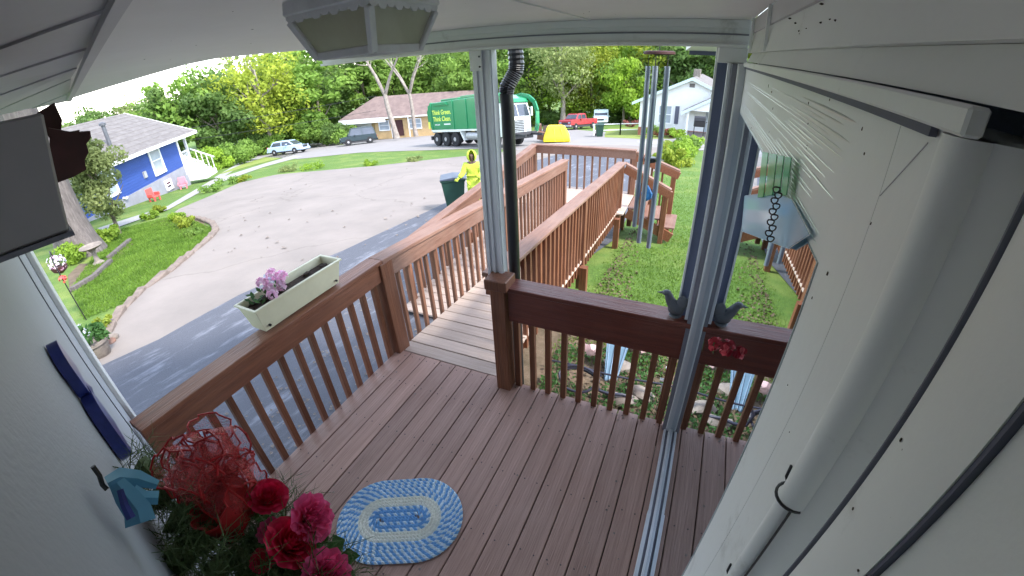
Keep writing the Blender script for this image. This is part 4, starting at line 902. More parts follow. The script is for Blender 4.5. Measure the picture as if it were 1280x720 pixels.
hs = MB(); hc = G(722, 482, .1); hs.tube([hc+Vector((math.cos(t)*.17*(1+.1*math.sin(3*t)), math.sin(t)*.10, .05+.05*math.sin(t)+.03*t/6)) for t in np.linspace(.3, 8.8, 60)], .012, 8); tag(hs.build('garden_hose', 'hose', None, True), 'coiled black garden hose on the ground below the front railing', 'hose')
hs = MB(); a_ = G(748, 490, .1); hs.tube([a_+Vector((0, .05, .16)), a_+Vector((-.03, .02, .13)), a_+Vector((.0, 0, .02)), a_+Vector((.1, -.02, .03)), a_+Vector((.2, .02, .02)), a_+Vector((.28, .05, -.02))], .014, 8); tag(hs.build('hose_connector', 'hose', None, True), 'short dark hose end standing up beside the coiled hose', 'hose')
tap = thing('garden_tap', 'grey metal garden tap on a short standpipe beside the end of the front railing', 'tap', G(826, 508))
gp = G(826, 505)
MB().tube([gp, gp+Vector((0, 0, .40))], .014, 10).build('standpipe', 'hose', tap, True)
MB().lathe([(.022, 0), (.03, .02), (.03, .07), (.018, .10)], 12, gp+Vector((0, 0, .14))).build('valve_body', 'rim_metal', tap, True)
MB().tube([gp+Vector((-.05, 0, .27)), gp+Vector((.05, 0, .27))], .016, 8).build('tap_arm', 'rim_metal', tap, True)
MB().lathe([(.026, 0), (.026, .012)], 10, gp+Vector((0, 0, .40))).build('tap_wheel', 'rim_metal', tap, True)
pv = MB().tube([G(838, 470)+Vector((.0, 0, .0)), G(838, 470)+Vector((.0, 0, .62))], .016, 8).build('white_pipe', 'white_paint', None, True); tag(pv, 'upright white plastic pipe standing in the garden next to the dark rail post', 'pipe')
# ground cover and low plants in the garden bed
def scatter_leaves(name, boxf, n, size, m, seed, up=.6, kind='stuff', parent=None, wid=.32):
    rr = random.Random(seed); V = np.empty((n*4, 3)); i = 0
    while i < n:
        p = boxf(rr)
        if p is None: continue
        d = Vector((rr.gauss(0, 1), rr.gauss(0, 1), abs(rr.gauss(0, up)))).normalized(); s = d.cross(Vector((rr.gauss(0, 1), rr.gauss(0, 1), rr.gauss(0, 1)))).normalized(); L = size*rr.uniform(.6, 1.4); w_ = L*wid
        for k, q in enumerate((p, p+d*L*.5+s*w_, p+d*L, p+d*L*.5-s*w_)): V[i*4+k] = q
        i += 1
    me = bpy.data.meshes.new(name); me.from_pydata(V.tolist(), [], [(4*i, 4*i+1, 4*i+2, 4*i+3) for i in range(n)]); me.materials.append(MT[m]); o = bpy.data.objects.new(name, me); C.objects.link(o)
    if kind: o['kind'] = kind
    if parent: put(o, parent)
    return o
def bed(rr):
    x_, y_ = rr.uniform(-1.0, 2.2), rr.uniform(2.35, 3.4)
    if math.sin(x_*7+y_*3)+math.sin(x_*3-y_*9+1)+rr.gauss(0, .6) < -.3: return None
    return Vector((x_, y_, gz(x_, y_)+.012+rr.random()*.05))
o = scatter_leaves('ground_cover', bed, 5200, .034, 'leaf_plant', 3); tag(o, 'low green ground cover in the garden bed behind the front railing', 'ground cover')
def litter(rr):
    x_, y_ = rr.uniform(-1.0, 2.0), rr.uniform(2.3, 8.2); lim = -1.0+.45*math.exp(-(y_-4)**2/5)+rr.gauss(0, .12)
    if y_ > 3.4 and x_ > lim: return None
    return Vector((x_, y_, gz(x_, y_)+.014))
o = scatter_leaves('fallen_leaves', litter, 2600, .045, 'dirt', 4, .15); tag(o, 'brown fallen leaves along the ramp railing and in the garden bed', 'leaves')
# grass blades on the near lawn
def lawn(rr):
    y_ = 3.1+abs(rr.gauss(0, 1))**1.2*5.2; x_ = rr.uniform(-1.6, 5.5)
    if x_ < -.3 and 6.9 < y_ < 8.3: return None
    if x_ < -1.08+rr.gauss(0, .05) or y_ > 17: return None
    if x_ < -1.0+.45*math.exp(-(y_-4)**2/5)+rr.gauss(0, .15) and y_ < 8 and rr.random() < .45: return None
    return Vector((x_, y_, gz(x_, y_)))
leafmat('blade', (.19, .32, .045), (.10, .19, .024), 2, .35)
o = scatter_leaves('grass_blades', lawn, 90000, .045, 'blade', 5, 3.0, wid=.10); tag(o, 'short sunlit grass of the lawn right of the ramp', 'grass')
ISL = [G(*p) for p in [(150, 383), (180, 358), (210, 338), (240, 314), (262, 297), (268, 288), (245, 277), (212, 272), (130, 292), (112, 330), (90, 360), (105, 400)]]
def inside(x_, y_, P):
    c = False; j = len(P)-1
    for i in range(len(P)):
        if ((P[i].y > y_) != (P[j].y > y_)) and x_ < (P[j].x-P[i].x)*(y_-P[i].y)/(P[j].y-P[i].y)+P[i].x: c = not c
        j = i
    return c
def isl(rr):
    x_, y_ = rr.uniform(-22, -7), rr.uniform(.8, 7.5)
    return Vector((x_, y_, gz(x_, y_))) if inside(x_, y_, ISL) else None
o = scatter_leaves('grass_blades', isl, 50000, .06, 'blade', 6, 3.0, wid=.12); tag(o, 'sunlit green grass of the lawn by the big tree trunk', 'grass')

# ------------------------------------------------------------------ vehicles and street things
def gplace(px, py): return G(px, py)
def wheelset(t, xs, yhalf, r, wd=.24, side_only=None):
    for x in xs:
        for s in (-1, 1):
            M = Matrix.Translation((x, s*(yhalf-wd/2), r)) @ Matrix.Rotation(R(90), 4, 'X')
            o = MB().lathe([(r*.62, -wd/2), (r*.95, -wd/2), (r, -wd/2+.03), (r, wd/2-.03), (r*.95, wd/2), (r*.62, wd/2)], 22, M=M).build('tyre', 'tyre', t, True)
            mb = MB(); mb.lathe([(r*.15, -wd/2-.005), (r*.30, -wd/2-.01), (r*.35, -wd/2+.03), (r*.60, -wd/2+.0), (r*.63, -wd/2+.04), (r*.63, wd/2-.04), (r*.60, wd/2), (r*.35, wd/2-.03), (r*.30, wd/2+.01), (r*.15, wd/2+.005)], 18, M=M); mb.build('rim', 'rim_metal', o, True)
def setslope(t, p, hd):
    """heading angle hd (direction of local +x); tilt to the hillside"""
    fx = Vector((math.cos(hd), math.sin(hd), 0)); fx.z = .06*fx.x-.1*fx.y; fx.normalize(); nz_ = Vector((-.06, .1, 1)).normalized(); fy = nz_.cross(fx)
    t.matrix_world = Matrix(((fx.x, fy.x, nz_.x, p.x), (fx.y, fy.y, nz_.y, p.y), (fx.z, fy.z, nz_.z, p.z), (0, 0, 0, 1)))
    t.location = p; t.rotation_euler = Matrix(((fx.x, fy.x, nz_.x), (fx.y, fy.y, nz_.y), (fx.z, fy.z, nz_.z))).to_euler()
LOCAL[0] = True
# --- garbage truck
tk = thing('garbage_truck', 'green and white front loading garbage truck standing on the road', 'truck')
tk_p, tk_h = Vector((-15.5, 28.2, 0)), R(-24)
tk_p.z = gz(tk_p.x, tk_p.y)+.05
# local: x forward, camera sees the -y side. length 9.6
def S(name, mats, fn, parent=None, **k):
    mb = MB(); fn(mb); return mb.build(name, mats, parent or tk, **k)
prof = [(-4.6, 1.25), (-4.75, 1.9), (-4.95, 2.0), (-4.9, 3.15), (-4.35, 3.35), (2.2, 3.45), (2.2, 1.25)]
S('hopper_body', 'truck_green', lambda m: m.prism(prof, -1.2, 1.2), bevel=.04)
S('body_band', 'truck_white', lambda m: m.box((-4.6, -1.215, 1.14), (2.2, 1.215, 1.26)))
for x in (-4.45, -1.35, .35, 2.05): S('body_rib', 'truck_green', lambda m: m.box((x, -1.27, 1.27), (x+.14, 1.27, 3.38)), bevel=.02)
S('side_panel', 'truck_green', lambda m: m.box((-4.25, -1.235, 1.42), (-1.4, -1.201, 3.0)), bevel=.012)
S('upper_panel', 'truck_green', lambda m: m.prism([(-3.9, 3.1), (-3.6, 3.32), (-2.2, 3.32), (-1.8, 3.1)], -1.29, -1.21), bevel=.012)
S('top_hatch', 'truck_green', lambda m: (m.box((-3.3, -.9, 3.40), (-.9, .9, 3.55)), m.box((-.5, -1.0, 3.44), (1.9, 1.0, 3.62))), bevel=.03)
S('tailgate', 'truck_green', lambda m: m.prism([(-4.62, 1.3), (-5.15, 1.7), (-5.25, 2.7), (-4.96, 3.0), (-4.9, 2.0)], -1.1, 1.1), bevel=.02)
S('mudflap', 'truck_lime', lambda m: m.box((-4.98, -1.22, 1.35), (-4.76, -1.16, 1.9)))
S('chassis_rail', 'chassis', lambda m: (m.box((-4.7, -.45, .55), (4.2, .45, 1.0)), m.box((-4.9, -1.15, .45), (-4.7, 1.15, .75)), m.box((1.2, -1.1, .5), (2.1, -.5, 1.15))))
S('fender', 'truck_white', lambda m: m.prism([(-4.5, 1.0), (-4.3, 1.18), (-.6, 1.18), (-.4, .95), (-.05, .45), (-.2, .45), (-.6, 1.08), (-4.4, 1.08)], -1.2, -.75))
wheelset(tk, (-3.95, -2.65, -1.35), 1.2, .52, .30); wheelset(tk, (3.35,), 1.2, .52, .30)
S('fuel_tank', 'rim_metal', lambda m: m.tube([(.2, -.95, .75), (1.7, -.95, .75)], .3, 14), smooth=True)
cab = S('cab', 'truck_white', lambda m: m.prism([(2.45, .7), (2.45, 2.75), (2.6, 2.85), (4.35, 2.85), (4.6, 2.0), (4.65, .7), (3.95, .68), (3.8, 1.08), (2.95, 1.08), (2.8, .7)], -1.18, 1.18), bevel=.03)
def inc(parent, name, mats, fn, **k): return S(name, mats, fn, parent, **k)
mb = lambda fn: fn
inc(tk, 'side_window', 'window_glass', lambda m: m.prism([(2.95, 1.85), (2.95, 2.6), (3.9, 2.6), (4.12, 1.85)], -1.2, -1.182))
inc(tk, 'side_window', 'window_glass', lambda m: m.prism([(2.95, 1.85), (2.95, 2.6), (3.9, 2.6), (4.12, 1.85)], 1.182, 1.2))
inc(tk, 'windscreen', 'window_glass', lambda m: m.add([(4.645, -1.05, 1.98), (4.645, 1.05, 1.98), (4.40, 1.0, 2.74), (4.40, -1.0, 2.74), (4.60, -1.05, 1.98), (4.60, 1.05, 1.98), (4.35, 1.0, 2.74), (4.35, -1.0, 2.74)], [(0, 1, 2, 3), (7, 6, 5, 4), (0, 4, 5, 1), (1, 5, 6, 2), (2, 6, 7, 3), (3, 7, 4, 0)]))
inc(tk, 'windscreen_pillar', 'truck_white', lambda m: m.bar((4.66, 0, 1.98), (4.42, 0, 2.76), .05, .03))
inc(tk, 'grille', 'chassis', lambda m: [m.box((4.652, -.5, 1.0+.11*i), (4.70, .5, 1.05+.11*i)) for i in range(7)])
inc(tk, 'bumper', 'chassis', lambda m: m.box((4.55, -1.15, .5), (4.85, 1.15, .82)), bevel=.03)
for s in (-1, 1):
    inc(tk, 'headlight', 'pale_window', lambda m: m.box((4.65, s*.85-.14, 1.0), (4.70, s*.85+.14, 1.22)), bevel=.01)
    inc(tk, 'wing_mirror', 'truck_white', lambda m: (m.box((4.45, s*1.38-.06, 1.95), (4.55, s*1.38+.06, 2.55)), m.bar((4.4, s*1.18, 2.5), (4.5, s*1.38, 2.5), .03, .03)), bevel=.01)
# arched loader arms over the cab
for s in (-1, 1):
    def arm(m):
        P_ = [(2.3, 2.2), (2.5, 2.95), (2.95, 3.28), (3.6, 3.35), (4.3, 3.22), (4.85, 2.85), (5.1, 2.25), (5.1, 1.4), (4.95, .95)]
        for (a, b), (c, d) in zip(P_, P_[1:]): m.bar((a, s*1.32, b), (c, s*1.32, d), .12, .30)
    inc(tk, 'loader_arm', 'truck_green', arm, bevel=.01)
    inc(tk, 'fork', 'chassis', lambda m: m.bar((4.9, s*.75, .8), (6.1, s*.75, .75), .10, .14))
    inc(tk, 'hydraulic_ram', 'rim_metal', lambda m: m.tube([(2.6, s*1.32, 1.4), (3.2, s*1.32, 3.1)], .06, 8))
inc(tk, 'fork_crossbar', 'chassis', lambda m: m.box((4.92, -1.3, .75), (5.05, 1.3, .95)))
S('cab_roof', 'truck_green', lambda m: m.prism([(2.2, 2.9), (2.3, 3.45), (3.2, 3.4), (4.25, 3.12), (4.5, 2.87)], -1.15, 1.15), bevel=.03)
def text(body, size, m, parent, loc, rot, name='lettering', depth=.004, align='CENTER'):
    c = bpy.data.curves.new(name, 'FONT'); c.body = body; c.size = size; c.extrude = depth; c.align_x = align; c.offset = size*.012
    o = bpy.data.objects.new(name, c); bpy.context.scene.collection.objects.link(o); dg = bpy.context.evaluated_depsgraph_get(); me = bpy.data.meshes.new_from_object(o.evaluated_get(dg)); bpy.data.objects.remove(o)
    me.materials.clear(); me.materials.append(MT[m]); o = bpy.data.objects.new(name, me); C.objects.link(o); o.parent = parent; o.location = loc; o.rotation_euler = rot; return o
text('Think Green.', .50, 'truck_lime', tk, (-2.85, -1.24, 2.42), (R(90), 0, 0)); text('Think Clean.', .50, 'truck_lime', tk, (-2.85, -1.24, 1.92), (R(90), 0, 0))
text('wm.com', .22, 'truck_white', tk, (-3.55, -1.24, 1.6), (R(90), 0, 0)); S('name_plate', 'truck_white', lambda m: m.box((-2.6, -1.242, 1.62), (-1.7, -1.236, 1.72)))
setslope(tk, tk_p, tk_h)

def car(name, label, cat, p, hd, L, Wd, H, kind, m, group=None):
    t = thing(name, label, cat, (0, 0, 0), 0, group); h2 = Wd/2
    def A(nm, mt, fn, **k): q = MB(); fn(q); return q.build(nm, mt, t, **k)
    a = L/2; r = H*.20 if kind != 'sedan' else H*.22
    if kind == 'suv': body = [(-a, .42), (-a, .95), (-a+.05, 1.02), (a-1.25, 1.02), (a-.15, .92), (a, .75), (a, .42)]; cabp = [(-a+.06, 1.0), (-a+.32, H-.06), (-a+.6, H), (.45, H), (.75, H-.05), (1.25, 1.0)]
    elif kind == 'sedan': body = [(-a, .35), (-a, .85), (-a+.1, .9), (a-1.0, .9), (a-.15, .78), (a, .6), (a, .32)]; cabp = [(-a+.35, .88), (-a+.75, H-.08), (-a+1.3, H), (.3, H), (.6, H-.05), (1.35, .88)]
    elif kind == 'pickup': body = [(-a, .5), (-a, 1.1), (-.3, 1.1), (-.3, 1.12), (a-1.3, 1.12), (a-.1, 1.05), (a, .95), (a, .5)]; cabp = [(-.5, 1.08), (-.42, H-.05), (-.25, H), (.75, H), (.95, H-.06), (1.45, 1.1)]
    else: body = [(-a, .45), (-a, H-.25), (-a+.15, H-.02), (-a+.4, H), (a-1.6, H), (a-1.35, H-.06), (a-.75, 1.15), (a-.1, 1.0), (a, .85), (a, .45)]; cabp = None
    A('body', m, lambda q: q.prism(body, -h2, h2), bevel=.05)
    if cabp:
        ti = .14
        def cf(q, g=0, ti=ti):
            n = len(cabp); zs = [c[1] for c in cabp]; z0 = min(zs); V = []
            for s in (-1, 1):
                for x, z in cabp: V.append((x, s*(h2-.04-ti*(z-z0)/(H-z0)*1.0), z))
            q.add(V, [tuple(range(n)), tuple(range(2*n-1, n-1, -1))]+[(i, i+n, (i+1) % n+n, (i+1) % n) for i in range(n)])
        A('roof', m, cf, bevel=.03)
        z0 = cabp[0][1]; x_b, x_f = cabp[0][0], cabp[-1][0]; xb2, xf2 = cabp[1][0], cabp[-2][0]
        def sidew(q, s, xa, xb_):
            def yy(z): return s*(h2-.04-ti*(z-z0)/(H-z0)+.012)
            zl, zh = z0+.06, H-.14
            def xr(z, e): # along slanted ends
                return e
            V = [(xa[0], yy(zl), zl), (xb_[0], yy(zl), zl), (xb_[1], yy(zh), zh), (xa[1], yy(zh), zh)]; V2 = [(x, y-s*.02, z) for x, y, z in V]
            q.add(V+V2, [(0, 1, 2, 3), (7, 6, 5, 4), (0, 4, 5, 1), (1, 5, 6, 2), (2, 6, 7, 3), (3, 7, 4, 0)])
        mid = (x_b+x_f)/2-.05
        for s in (-1, 1):
            A('side_window', 'window_glass', lambda q: sidew(q, s, (x_b+.18, xb2+.14), (mid-.05, mid-.05)))
            A('side_window', 'window_glass', lambda q: sidew(q, s, (mid+.05, mid+.05), (x_f-.22, xf2-.06)))
        for (xa, za), (xb_, zb_), nm in ((cabp[-1], cabp[-2], 'windscreen'), (cabp[0], cabp[1], 'rear_window')):
            sg = 1 if nm == 'windscreen' else -1; e = .015*sg
            V = [(xa-(xa-xb_)*.12+e*1.5, -h2+.16, za+(zb_-za)*.12), (xa-(xa-xb_)*.12+e*1.5, h2-.16, za+(zb_-za)*.12), (xb_+(xa-xb_)*.1+e*1.5, h2-.24, zb_-(zb_-za)*.1), (xb_+(xa-xb_)*.1+e*1.5, -h2+.24, zb_-(zb_-za)*.1)]; V2 = [(x-e*2.5, y, z) for x, y, z in V]
            A(nm, 'window_glass', lambda q: q.add(V+V2, [(0, 1, 2, 3), (7, 6, 5, 4), (0, 4, 5, 1), (1, 5, 6, 2), (2, 6, 7, 3), (3, 7, 4, 0)]))
    else:
        A('windscreen', 'window_glass', lambda q: q.add([(a-1.33, -h2+.12, H-.14), (a-1.33, h2-.12, H-.14), (a-.76, h2-.1, 1.22), (a-.76, -h2+.1, 1.22), (a-1.36, -h2+.12, H-.16), (a-1.36, h2-.12, H-.16), (a-.80, h2-.1, 1.2), (a-.80, -h2+.1, 1.2)], [(0, 1, 2, 3), (7, 6, 5, 4), (0, 4, 5, 1), (1, 5, 6, 2), (2, 6, 7, 3), (3, 7, 4, 0)]))
        for s in (-1, 1): A('side_window', 'window_glass', lambda q: q.prism([(a-2.2, 1.2), (a-2.2, H-.3), (a-1.5, H-.3), (a-1.1, 1.2)], s*(h2+.004)-.006, s*(h2+.004)+.006))
    if kind == 'pickup': A('load_bed', 'chassis', lambda q: q.box((-a+.1, -h2+.12, .8), (-.55, h2-.12, 1.108)))
    for s in (-1, 1):
        A('headlight', 'pale_window', lambda q: q.box((a-.04, s*(h2-.28)-.16, .68), (a+.02, s*(h2-.28)+.16, .84)), bevel=.01)
        A('tail_light', 'red_toy', lambda q: q.box((-a-.02, s*(h2-.14)-.1, .72), (-a+.03, s*(h2-.14)+.1, .92)), bevel=.01)
        A('door_seam', 'chassis', lambda q: q.box((-.02, s*h2-.006, .5), (.0, s*h2+.006, 1.0)))
        A('wing_mirror', m, lambda q: q.box((a-1.75, s*(h2+.1)-.09, .98), (a-1.6, s*(h2+.1)+.09, 1.12)), bevel=.02)
    A('grille', 'chassis', lambda q: q.box((a-.01, -.42, .55), (a+.03, .42, .8)))
    for e0 in (a-.05, -a-.1): A('bumper', 'rim_metal' if kind in ('pickup',) else m, lambda q: q.box((e0, -h2+.02, .34), (e0+.15, h2-.02, .54)), bevel=.02)
    A('underbody', 'chassis', lambda q: q.box((-a+.2, -h2+.08, .22), (a-.2, h2-.08, .5)))
    wheelset(t, (-a+.85, a-.85), h2+.02, r*1.0 if r > .3 else .32, .22)
    setslope(t, p, hd); return t
def ctr(p0, p1, back=.9):
    a, b = G(*p0), G(*p1); m_ = (a+b)/2; d = Vector((m_.x, m_.y, 0)).normalized()*back; m_ = m_+d; m_.z = gz(m_.x, m_.y)+.05; return m_
p = pt(448, 176, 52); p.z = 2.18-52*math.tan(R(9.0))
car('parked_suv', 'dark green sport utility car parked at the road in front of the tan house', 'car', p, math.atan2(-.75, -.62), 4.2, 1.8, 1.9, 'suv', 'car_dark')
p = pt(362, 193, 51); p.z = gz(p.x, p.y)+.05
car('parked_car', 'pale blue car with a raised bonnet line parked at the left end of the road', 'car', p, math.atan2(.30, .88), 4.3, 1.78, 1.48, 'sedan', 'car_pale')
p = pt(723, 160, 50); p.z = gz(p.x, p.y)+.05
car('pickup_truck', 'red pickup truck parked across the road beside the pale van', 'pickup', p, math.atan2(-.92, -.40), 4.8, 1.85, 1.72, 'pickup', 'car_red')
p = pt(752, 155, 60); p.z = 2.18-60*math.tan(R(8.45))
car('delivery_van', 'pale blue white van parked behind the red pickup', 'van', p, math.atan2(-.9, .15), 4.8, 1.9, 2.0, 'van', 'van_paint')
LOCAL[0] = False
def wheelie_bin(label, p, rz, s=1.0, m='bin_green', lid='bin_lid'):
    t = thing('wheeled_bin', label, 'bin', p, rz)
    LOCAL[0] = True
    def A(nm, mt, fn, **k): q = MB(); fn(q); return q.build(nm, mt, t, **k)
    def body(q):
        V = [(x*a*s, y*b*s, z*s) for z, a, b in ((.06, .23, .24), (.92, .29, .34)) for x, y in ((-1, -1), (1, -1), (1, 1), (-1, 1))]
        q.add(V, [(0, 3, 2, 1), (4, 5, 6, 7), (0, 1, 5, 4), (1, 2, 6, 5), (2, 3, 7, 6), (3, 0, 4, 7)])
        q.box((-.31*s, -.36*s, .90*s), (.31*s, .36*s, .95*s))
    A('bin_body', m, body, bevel=.012)
    A('bin_lid', lid, lambda q: q.prism([(-.38*s, .955*s), (-.36*s, .99*s), (0, 1.04*s), (.34*s, 1.0*s), (.40*s, .955*s)], -.32*s, .32*s, 'x'), bevel=.01)
    A('bin_handle', m, lambda q: q.tube([(-.26*s, .36*s, .95*s), (-.26*s, .44*s, .97*s), (.26*s, .44*s, .97*s), (.26*s, .36*s, .95*s)], .016*s, 6), smooth=True)
    for sx_ in (-1, 1): A('bin_wheel', 'tyre', lambda q: q.lathe([(.04*s, -.03), (.11*s, -.03), (.11*s, .03), (.04*s, .03)], 14, M=Matrix.Translation((sx_*.27*s, .26*s, .11*s)) @ Matrix.Rotation(R(90), 4, 'Y')))
    LOCAL[0] = False
    return t
pb = pt(568, 240, 10.4); pb.z = gz(pb.x, pb.y)+.03
wheelie_bin('dark green wheeled bin with a grey lid held by the worker in yellow', pb, R(-60), .87)
p = G(749, 171); wheelie_bin('green wheeled bin standing alone on the kerb across the road', (p.x, p.y, p.z), R(20), 1.05, 'bin_green', 'bin_green')
# yellow container with cardboard in front of the truck
yc = thing('yellow_container', 'bright yellow plastic container lying on the road in front of the garbage truck', 'container', G(697, 178))
c = G(694, 179); dcl = Vector((-9.6, 29.5, 0)).normalized(); sd = Vector((dcl.y, -dcl.x, 0))
def ycf(q):
    V = []
    for z, a, b, sh in ((.02, .98, .8, .1), (.3, .95, .78, .1), (.95, .66, .5, .05), (1.08, .5, .35, .0)):
        for x, y in ((-1, -1), (1, -1), (1, 1), (-1, 1)): V.append(c+sd*(x*a+sh)+dcl*(y*b+.8)+Vector((0, 0, z+.05)))
    q.add(V, [(0, 3, 2, 1), (12, 13, 14, 15)]+[(r_*4+k, r_*4+(k+1) % 4, r_*4+4+(k+1) % 4, r_*4+4+k) for r_ in range(3) for k in range(4)])
q = MB(); ycf(q); q.build('container_shell', 'yellow_plastic', yc, bevel=.06)
for k in (-.6, 0, .6):
    q = MB(); q.bar(c+sd*k*1.05+Vector((0, 0, .12)), c+sd*(k*.8-.1)+dcl*.28+Vector((0, 0, 1.02)), .08, .05); q.build('container_rib', 'yellow_plastic', yc)
cb = thing('cardboard_boxes', 'brown cardboard and bulky waste piled between the truck and the yellow container', 'waste', G(678, 178))
c2 = G(678, 178)
for i, (a, b, z, s_) in enumerate(((0, .9, .35, .7), (.5, 1.3, .3, .6), (-.3, 1.2, .95, .5), (.3, 1.0, .9, .45))):
    q = MB(); q.cbox(c2+sd*a+dcl*b+Vector((0, 0, z)), (s_, s_*.8, s_*.85), (random.uniform(-.2, .2), random.uniform(-.2, .2), i)); q.build('box', 'kerb_stone' if i % 2 else 'worn_rail_wood', cb)

# ------------------------------------------------------------------ worker in hi-vis clothing
def skin(name, verts, edges, radii, m, parent, sub=2):
    me = bpy.data.meshes.new(name); me.from_pydata(verts, edges, []); o = bpy.data.objects.new(name, me); C.objects.link(o)
    sm = o.modifiers.new('skin', 'SKIN'); sm.use_smooth_shade = True
    for i, r_ in enumerate(radii): me.skin_vertices[0].data[i].radius = (r_, r_) if not hasattr(r_, '__len__') else r_
    me.skin_vertices[0].data[0].use_root = True
    ss = o.modifiers.new('sub', 'SUBSURF'); ss.levels = sub; ss.render_levels = sub
    me.materials.append(MT[m]); o.parent = parent; return o
wp_ = pt(594, 250, 9.9); wp_.z = gz(wp_.x, wp_.y)+.03
wk = thing('person', 'worker in a bright yellow hooded rain suit pushing the dark green bin', 'person', wp_, R(150)+0)
wk.scale = (.80, .80, .84); wk.rotation_euler = (0, 0, math.atan2(-wp_.y, -wp_.x)+R(90))   # local -y faces the porch
toB = (pb-wp_); ca, sa = math.cos(-wk.rotation_euler.z), math.sin(-wk.rotation_euler.z); hb = Vector((toB.x*ca-toB.y*sa, toB.x*sa+toB.y*ca, 0))
hx, hy = hb.x+.32, hb.y+.1
bv = [(0, 0, .95), (0, 0, 1.12), (0, -.03, 1.3), (0, -.05, 1.45), (0, -.07, 1.54), (0, -.09, 1.64), (0, -.085, 1.74),
      (-.19, -.04, 1.42), (-.30, -.12, 1.2), (-.42, -.25, 1.12), (.19, -.04, 1.42), (.26, -.1, 1.16), (.12, -.28, 1.08),
      (-.1, 0, .88), (-.11, -.03, .5), (-.11, .03, .1), (-.11, -.12, .05), (.1, 0, .88), (.12, .02, .5), (.12, .08, .1), (.12, -.07, .05)]
be = [(0, 1), (1, 2), (2, 3), (3, 4), (4, 5), (5, 6), (3, 7), (7, 8), (8, 9), (3, 10), (10, 11), (11, 12), (0, 13), (13, 14), (14, 15), (15, 16), (0, 17), (17, 18), (18, 19), (19, 20)]
brd_ = [(.15, .11), (.14, .10), (.16, .11), (.13, .09), .055, .085, .075, .07, .05, .038, .07, .05, .038, .09, .065, .05, .04, .09, .065, .05, .04]
skin('body', bv, be, brd_, 'skin', wk)
jv = [bv[i] for i in (0, 1, 2, 3, 7, 8, 9, 10, 11, 12)]+[(0, 0, .80)]
skin('jacket', jv, [(0, 1), (1, 2), (2, 3), (3, 4), (4, 5), (5, 6), (3, 7), (7, 8), (8, 9), (0, 10)], [(.20, .16), (.20, .15), (.22, .15), (.16, .13), .105, .085, .07, .105, .085, .07, (.21, .17)], 'hivis', wk)
skin('trousers', [bv[0], bv[13], bv[14], bv[15], bv[17], bv[18], bv[19]], [(0, 1), (1, 2), (2, 3), (0, 4), (4, 5), (5, 6)], [.15, .12, .1, .085, .12, .1, .085], 'hivis', wk)
# hood: open shell round the head, face left free
mb = MB(); N1, N2 = 14, 10; hc_ = Vector((0, -.075, 1.69)); V = []
for j in range(N2+1):
    el = -1.2+j/N2*(math.pi/2+1.2)
    for i in range(N1+1):
        az_ = R(40)+i/N1*(2*math.pi-R(80)); r_ = .155*(1.04-.1*math.sin(el)); V.append(hc_+Vector((math.sin(az_)*math.cos(el)*r_*.95, -math.cos(az_)*math.cos(el)*r_*1.05, math.sin(el)*r_*1.05)))
mb.add(V, [(j*(N1+1)+i, j*(N1+1)+i+1, (j+1)*(N1+1)+i+1, (j+1)*(N1+1)+i) for j in range(N2) for i in range(N1)])
LOCAL[0] = True; o = mb.build('hood', 'hivis', wk, True); sd_ = o.modifiers.new('thick', 'SOLIDIFY'); sd_.thickness = .012
mb = MB(); mb.blob((0, -.20, 1.665), (.014, .02, .022), 1, .05, 1); mb.blob((-.032, -.178, 1.695), (.016, .008, .01), 2, .02, 1); mb.blob((.032, -.178, 1.695), (.016, .008, .01), 3, .02, 1); mb.blob((0, -.175, 1.62), (.03, .01, .009), 4, .02, 1); mb.build('face', 'skin', wk, True)
for s, wr_ in ((-1, bv[9]), (1, bv[12])):
    mb = MB(); w_ = Vector(wr_); f_ = Vector((-.05 if s < 0 else -.08, -.07, -.02)).normalized()
    mb.blob(w_+f_*.05, (.045, .05, .026), 5, .05, 2)
    for k in range(5):
        o_ = Vector((.0, 0, 0))+Vector((f_.y, -f_.x, 0))*(k-2)*.02; b_ = w_+f_*.08+o_*(1 if k < 4 else 1.5)
        mb.tube([b_, b_+f_*.045+Vector((0, 0, -.005)), b_+f_*.06+Vector((0, 0, -.04))], [.0105, .0095, .007], 6)
    mb.build('glove', 'hivis', wk, True)
LOCAL[0] = False
for s in (-1, 1): pass

# ------------------------------------------------------------------ houses
def hbox(t, nm, mt, lo, hi, bevel=0, **k):
    q = MB(); q.box(lo, hi); return q.build(nm, mt, t, bevel=bevel, **k)
def window(t, x, y, z, w_, h_, axis='y', sgn=-1, frame='white_paint', glass='pale_window', bars=True):
    """window on a wall whose outer face is at y (axis y) looking to sgn"""
    def bx(x0, x1, z0, z1, d0, d1, mt, nm, par):
        if axis == 'y': lo, hi = (x+x0, min(y+sgn*d0, y+sgn*d1), z+z0), (x+x1, max(y+sgn*d0, y+sgn*d1), z+z1)
        else: lo, hi = (min(y+sgn*d0, y+sgn*d1), x+x0, z+z0), (max(y+sgn*d0, y+sgn*d1), x+x1, z+z1)
        q = MB(); q.box(lo, hi); return q.build(nm, mt, par)
    f = bx(-w_/2-.12, w_/2+.12, -.14, -.002, .01, .09, frame, 'window', t)
    bx(-w_/2-.12, w_/2+.12, h_+.002, h_+.14, .01, .08, frame, 'window_frame', f); bx(-w_/2-.12, -w_/2, 0, h_, .01, .07, frame, 'window_frame', f); bx(w_/2, w_/2+.12, 0, h_, .01, .07, frame, 'window_frame', f)
    bx(-w_/2, w_/2, h_/2-.03, h_/2+.03, .02, .06, frame, 'window_frame', f)
    bx(-w_/2+.001, w_/2-.001, .001, h_/2-.031, .005, .03, glass, 'window_pane', f); bx(-w_/2+.001, w_/2-.001, h_/2+.031, h_-.001, .005, .03, glass, 'window_pane', f)
    return f
def place(t, p, hd): t.location = p; t.rotation_euler = (0, 0, hd)
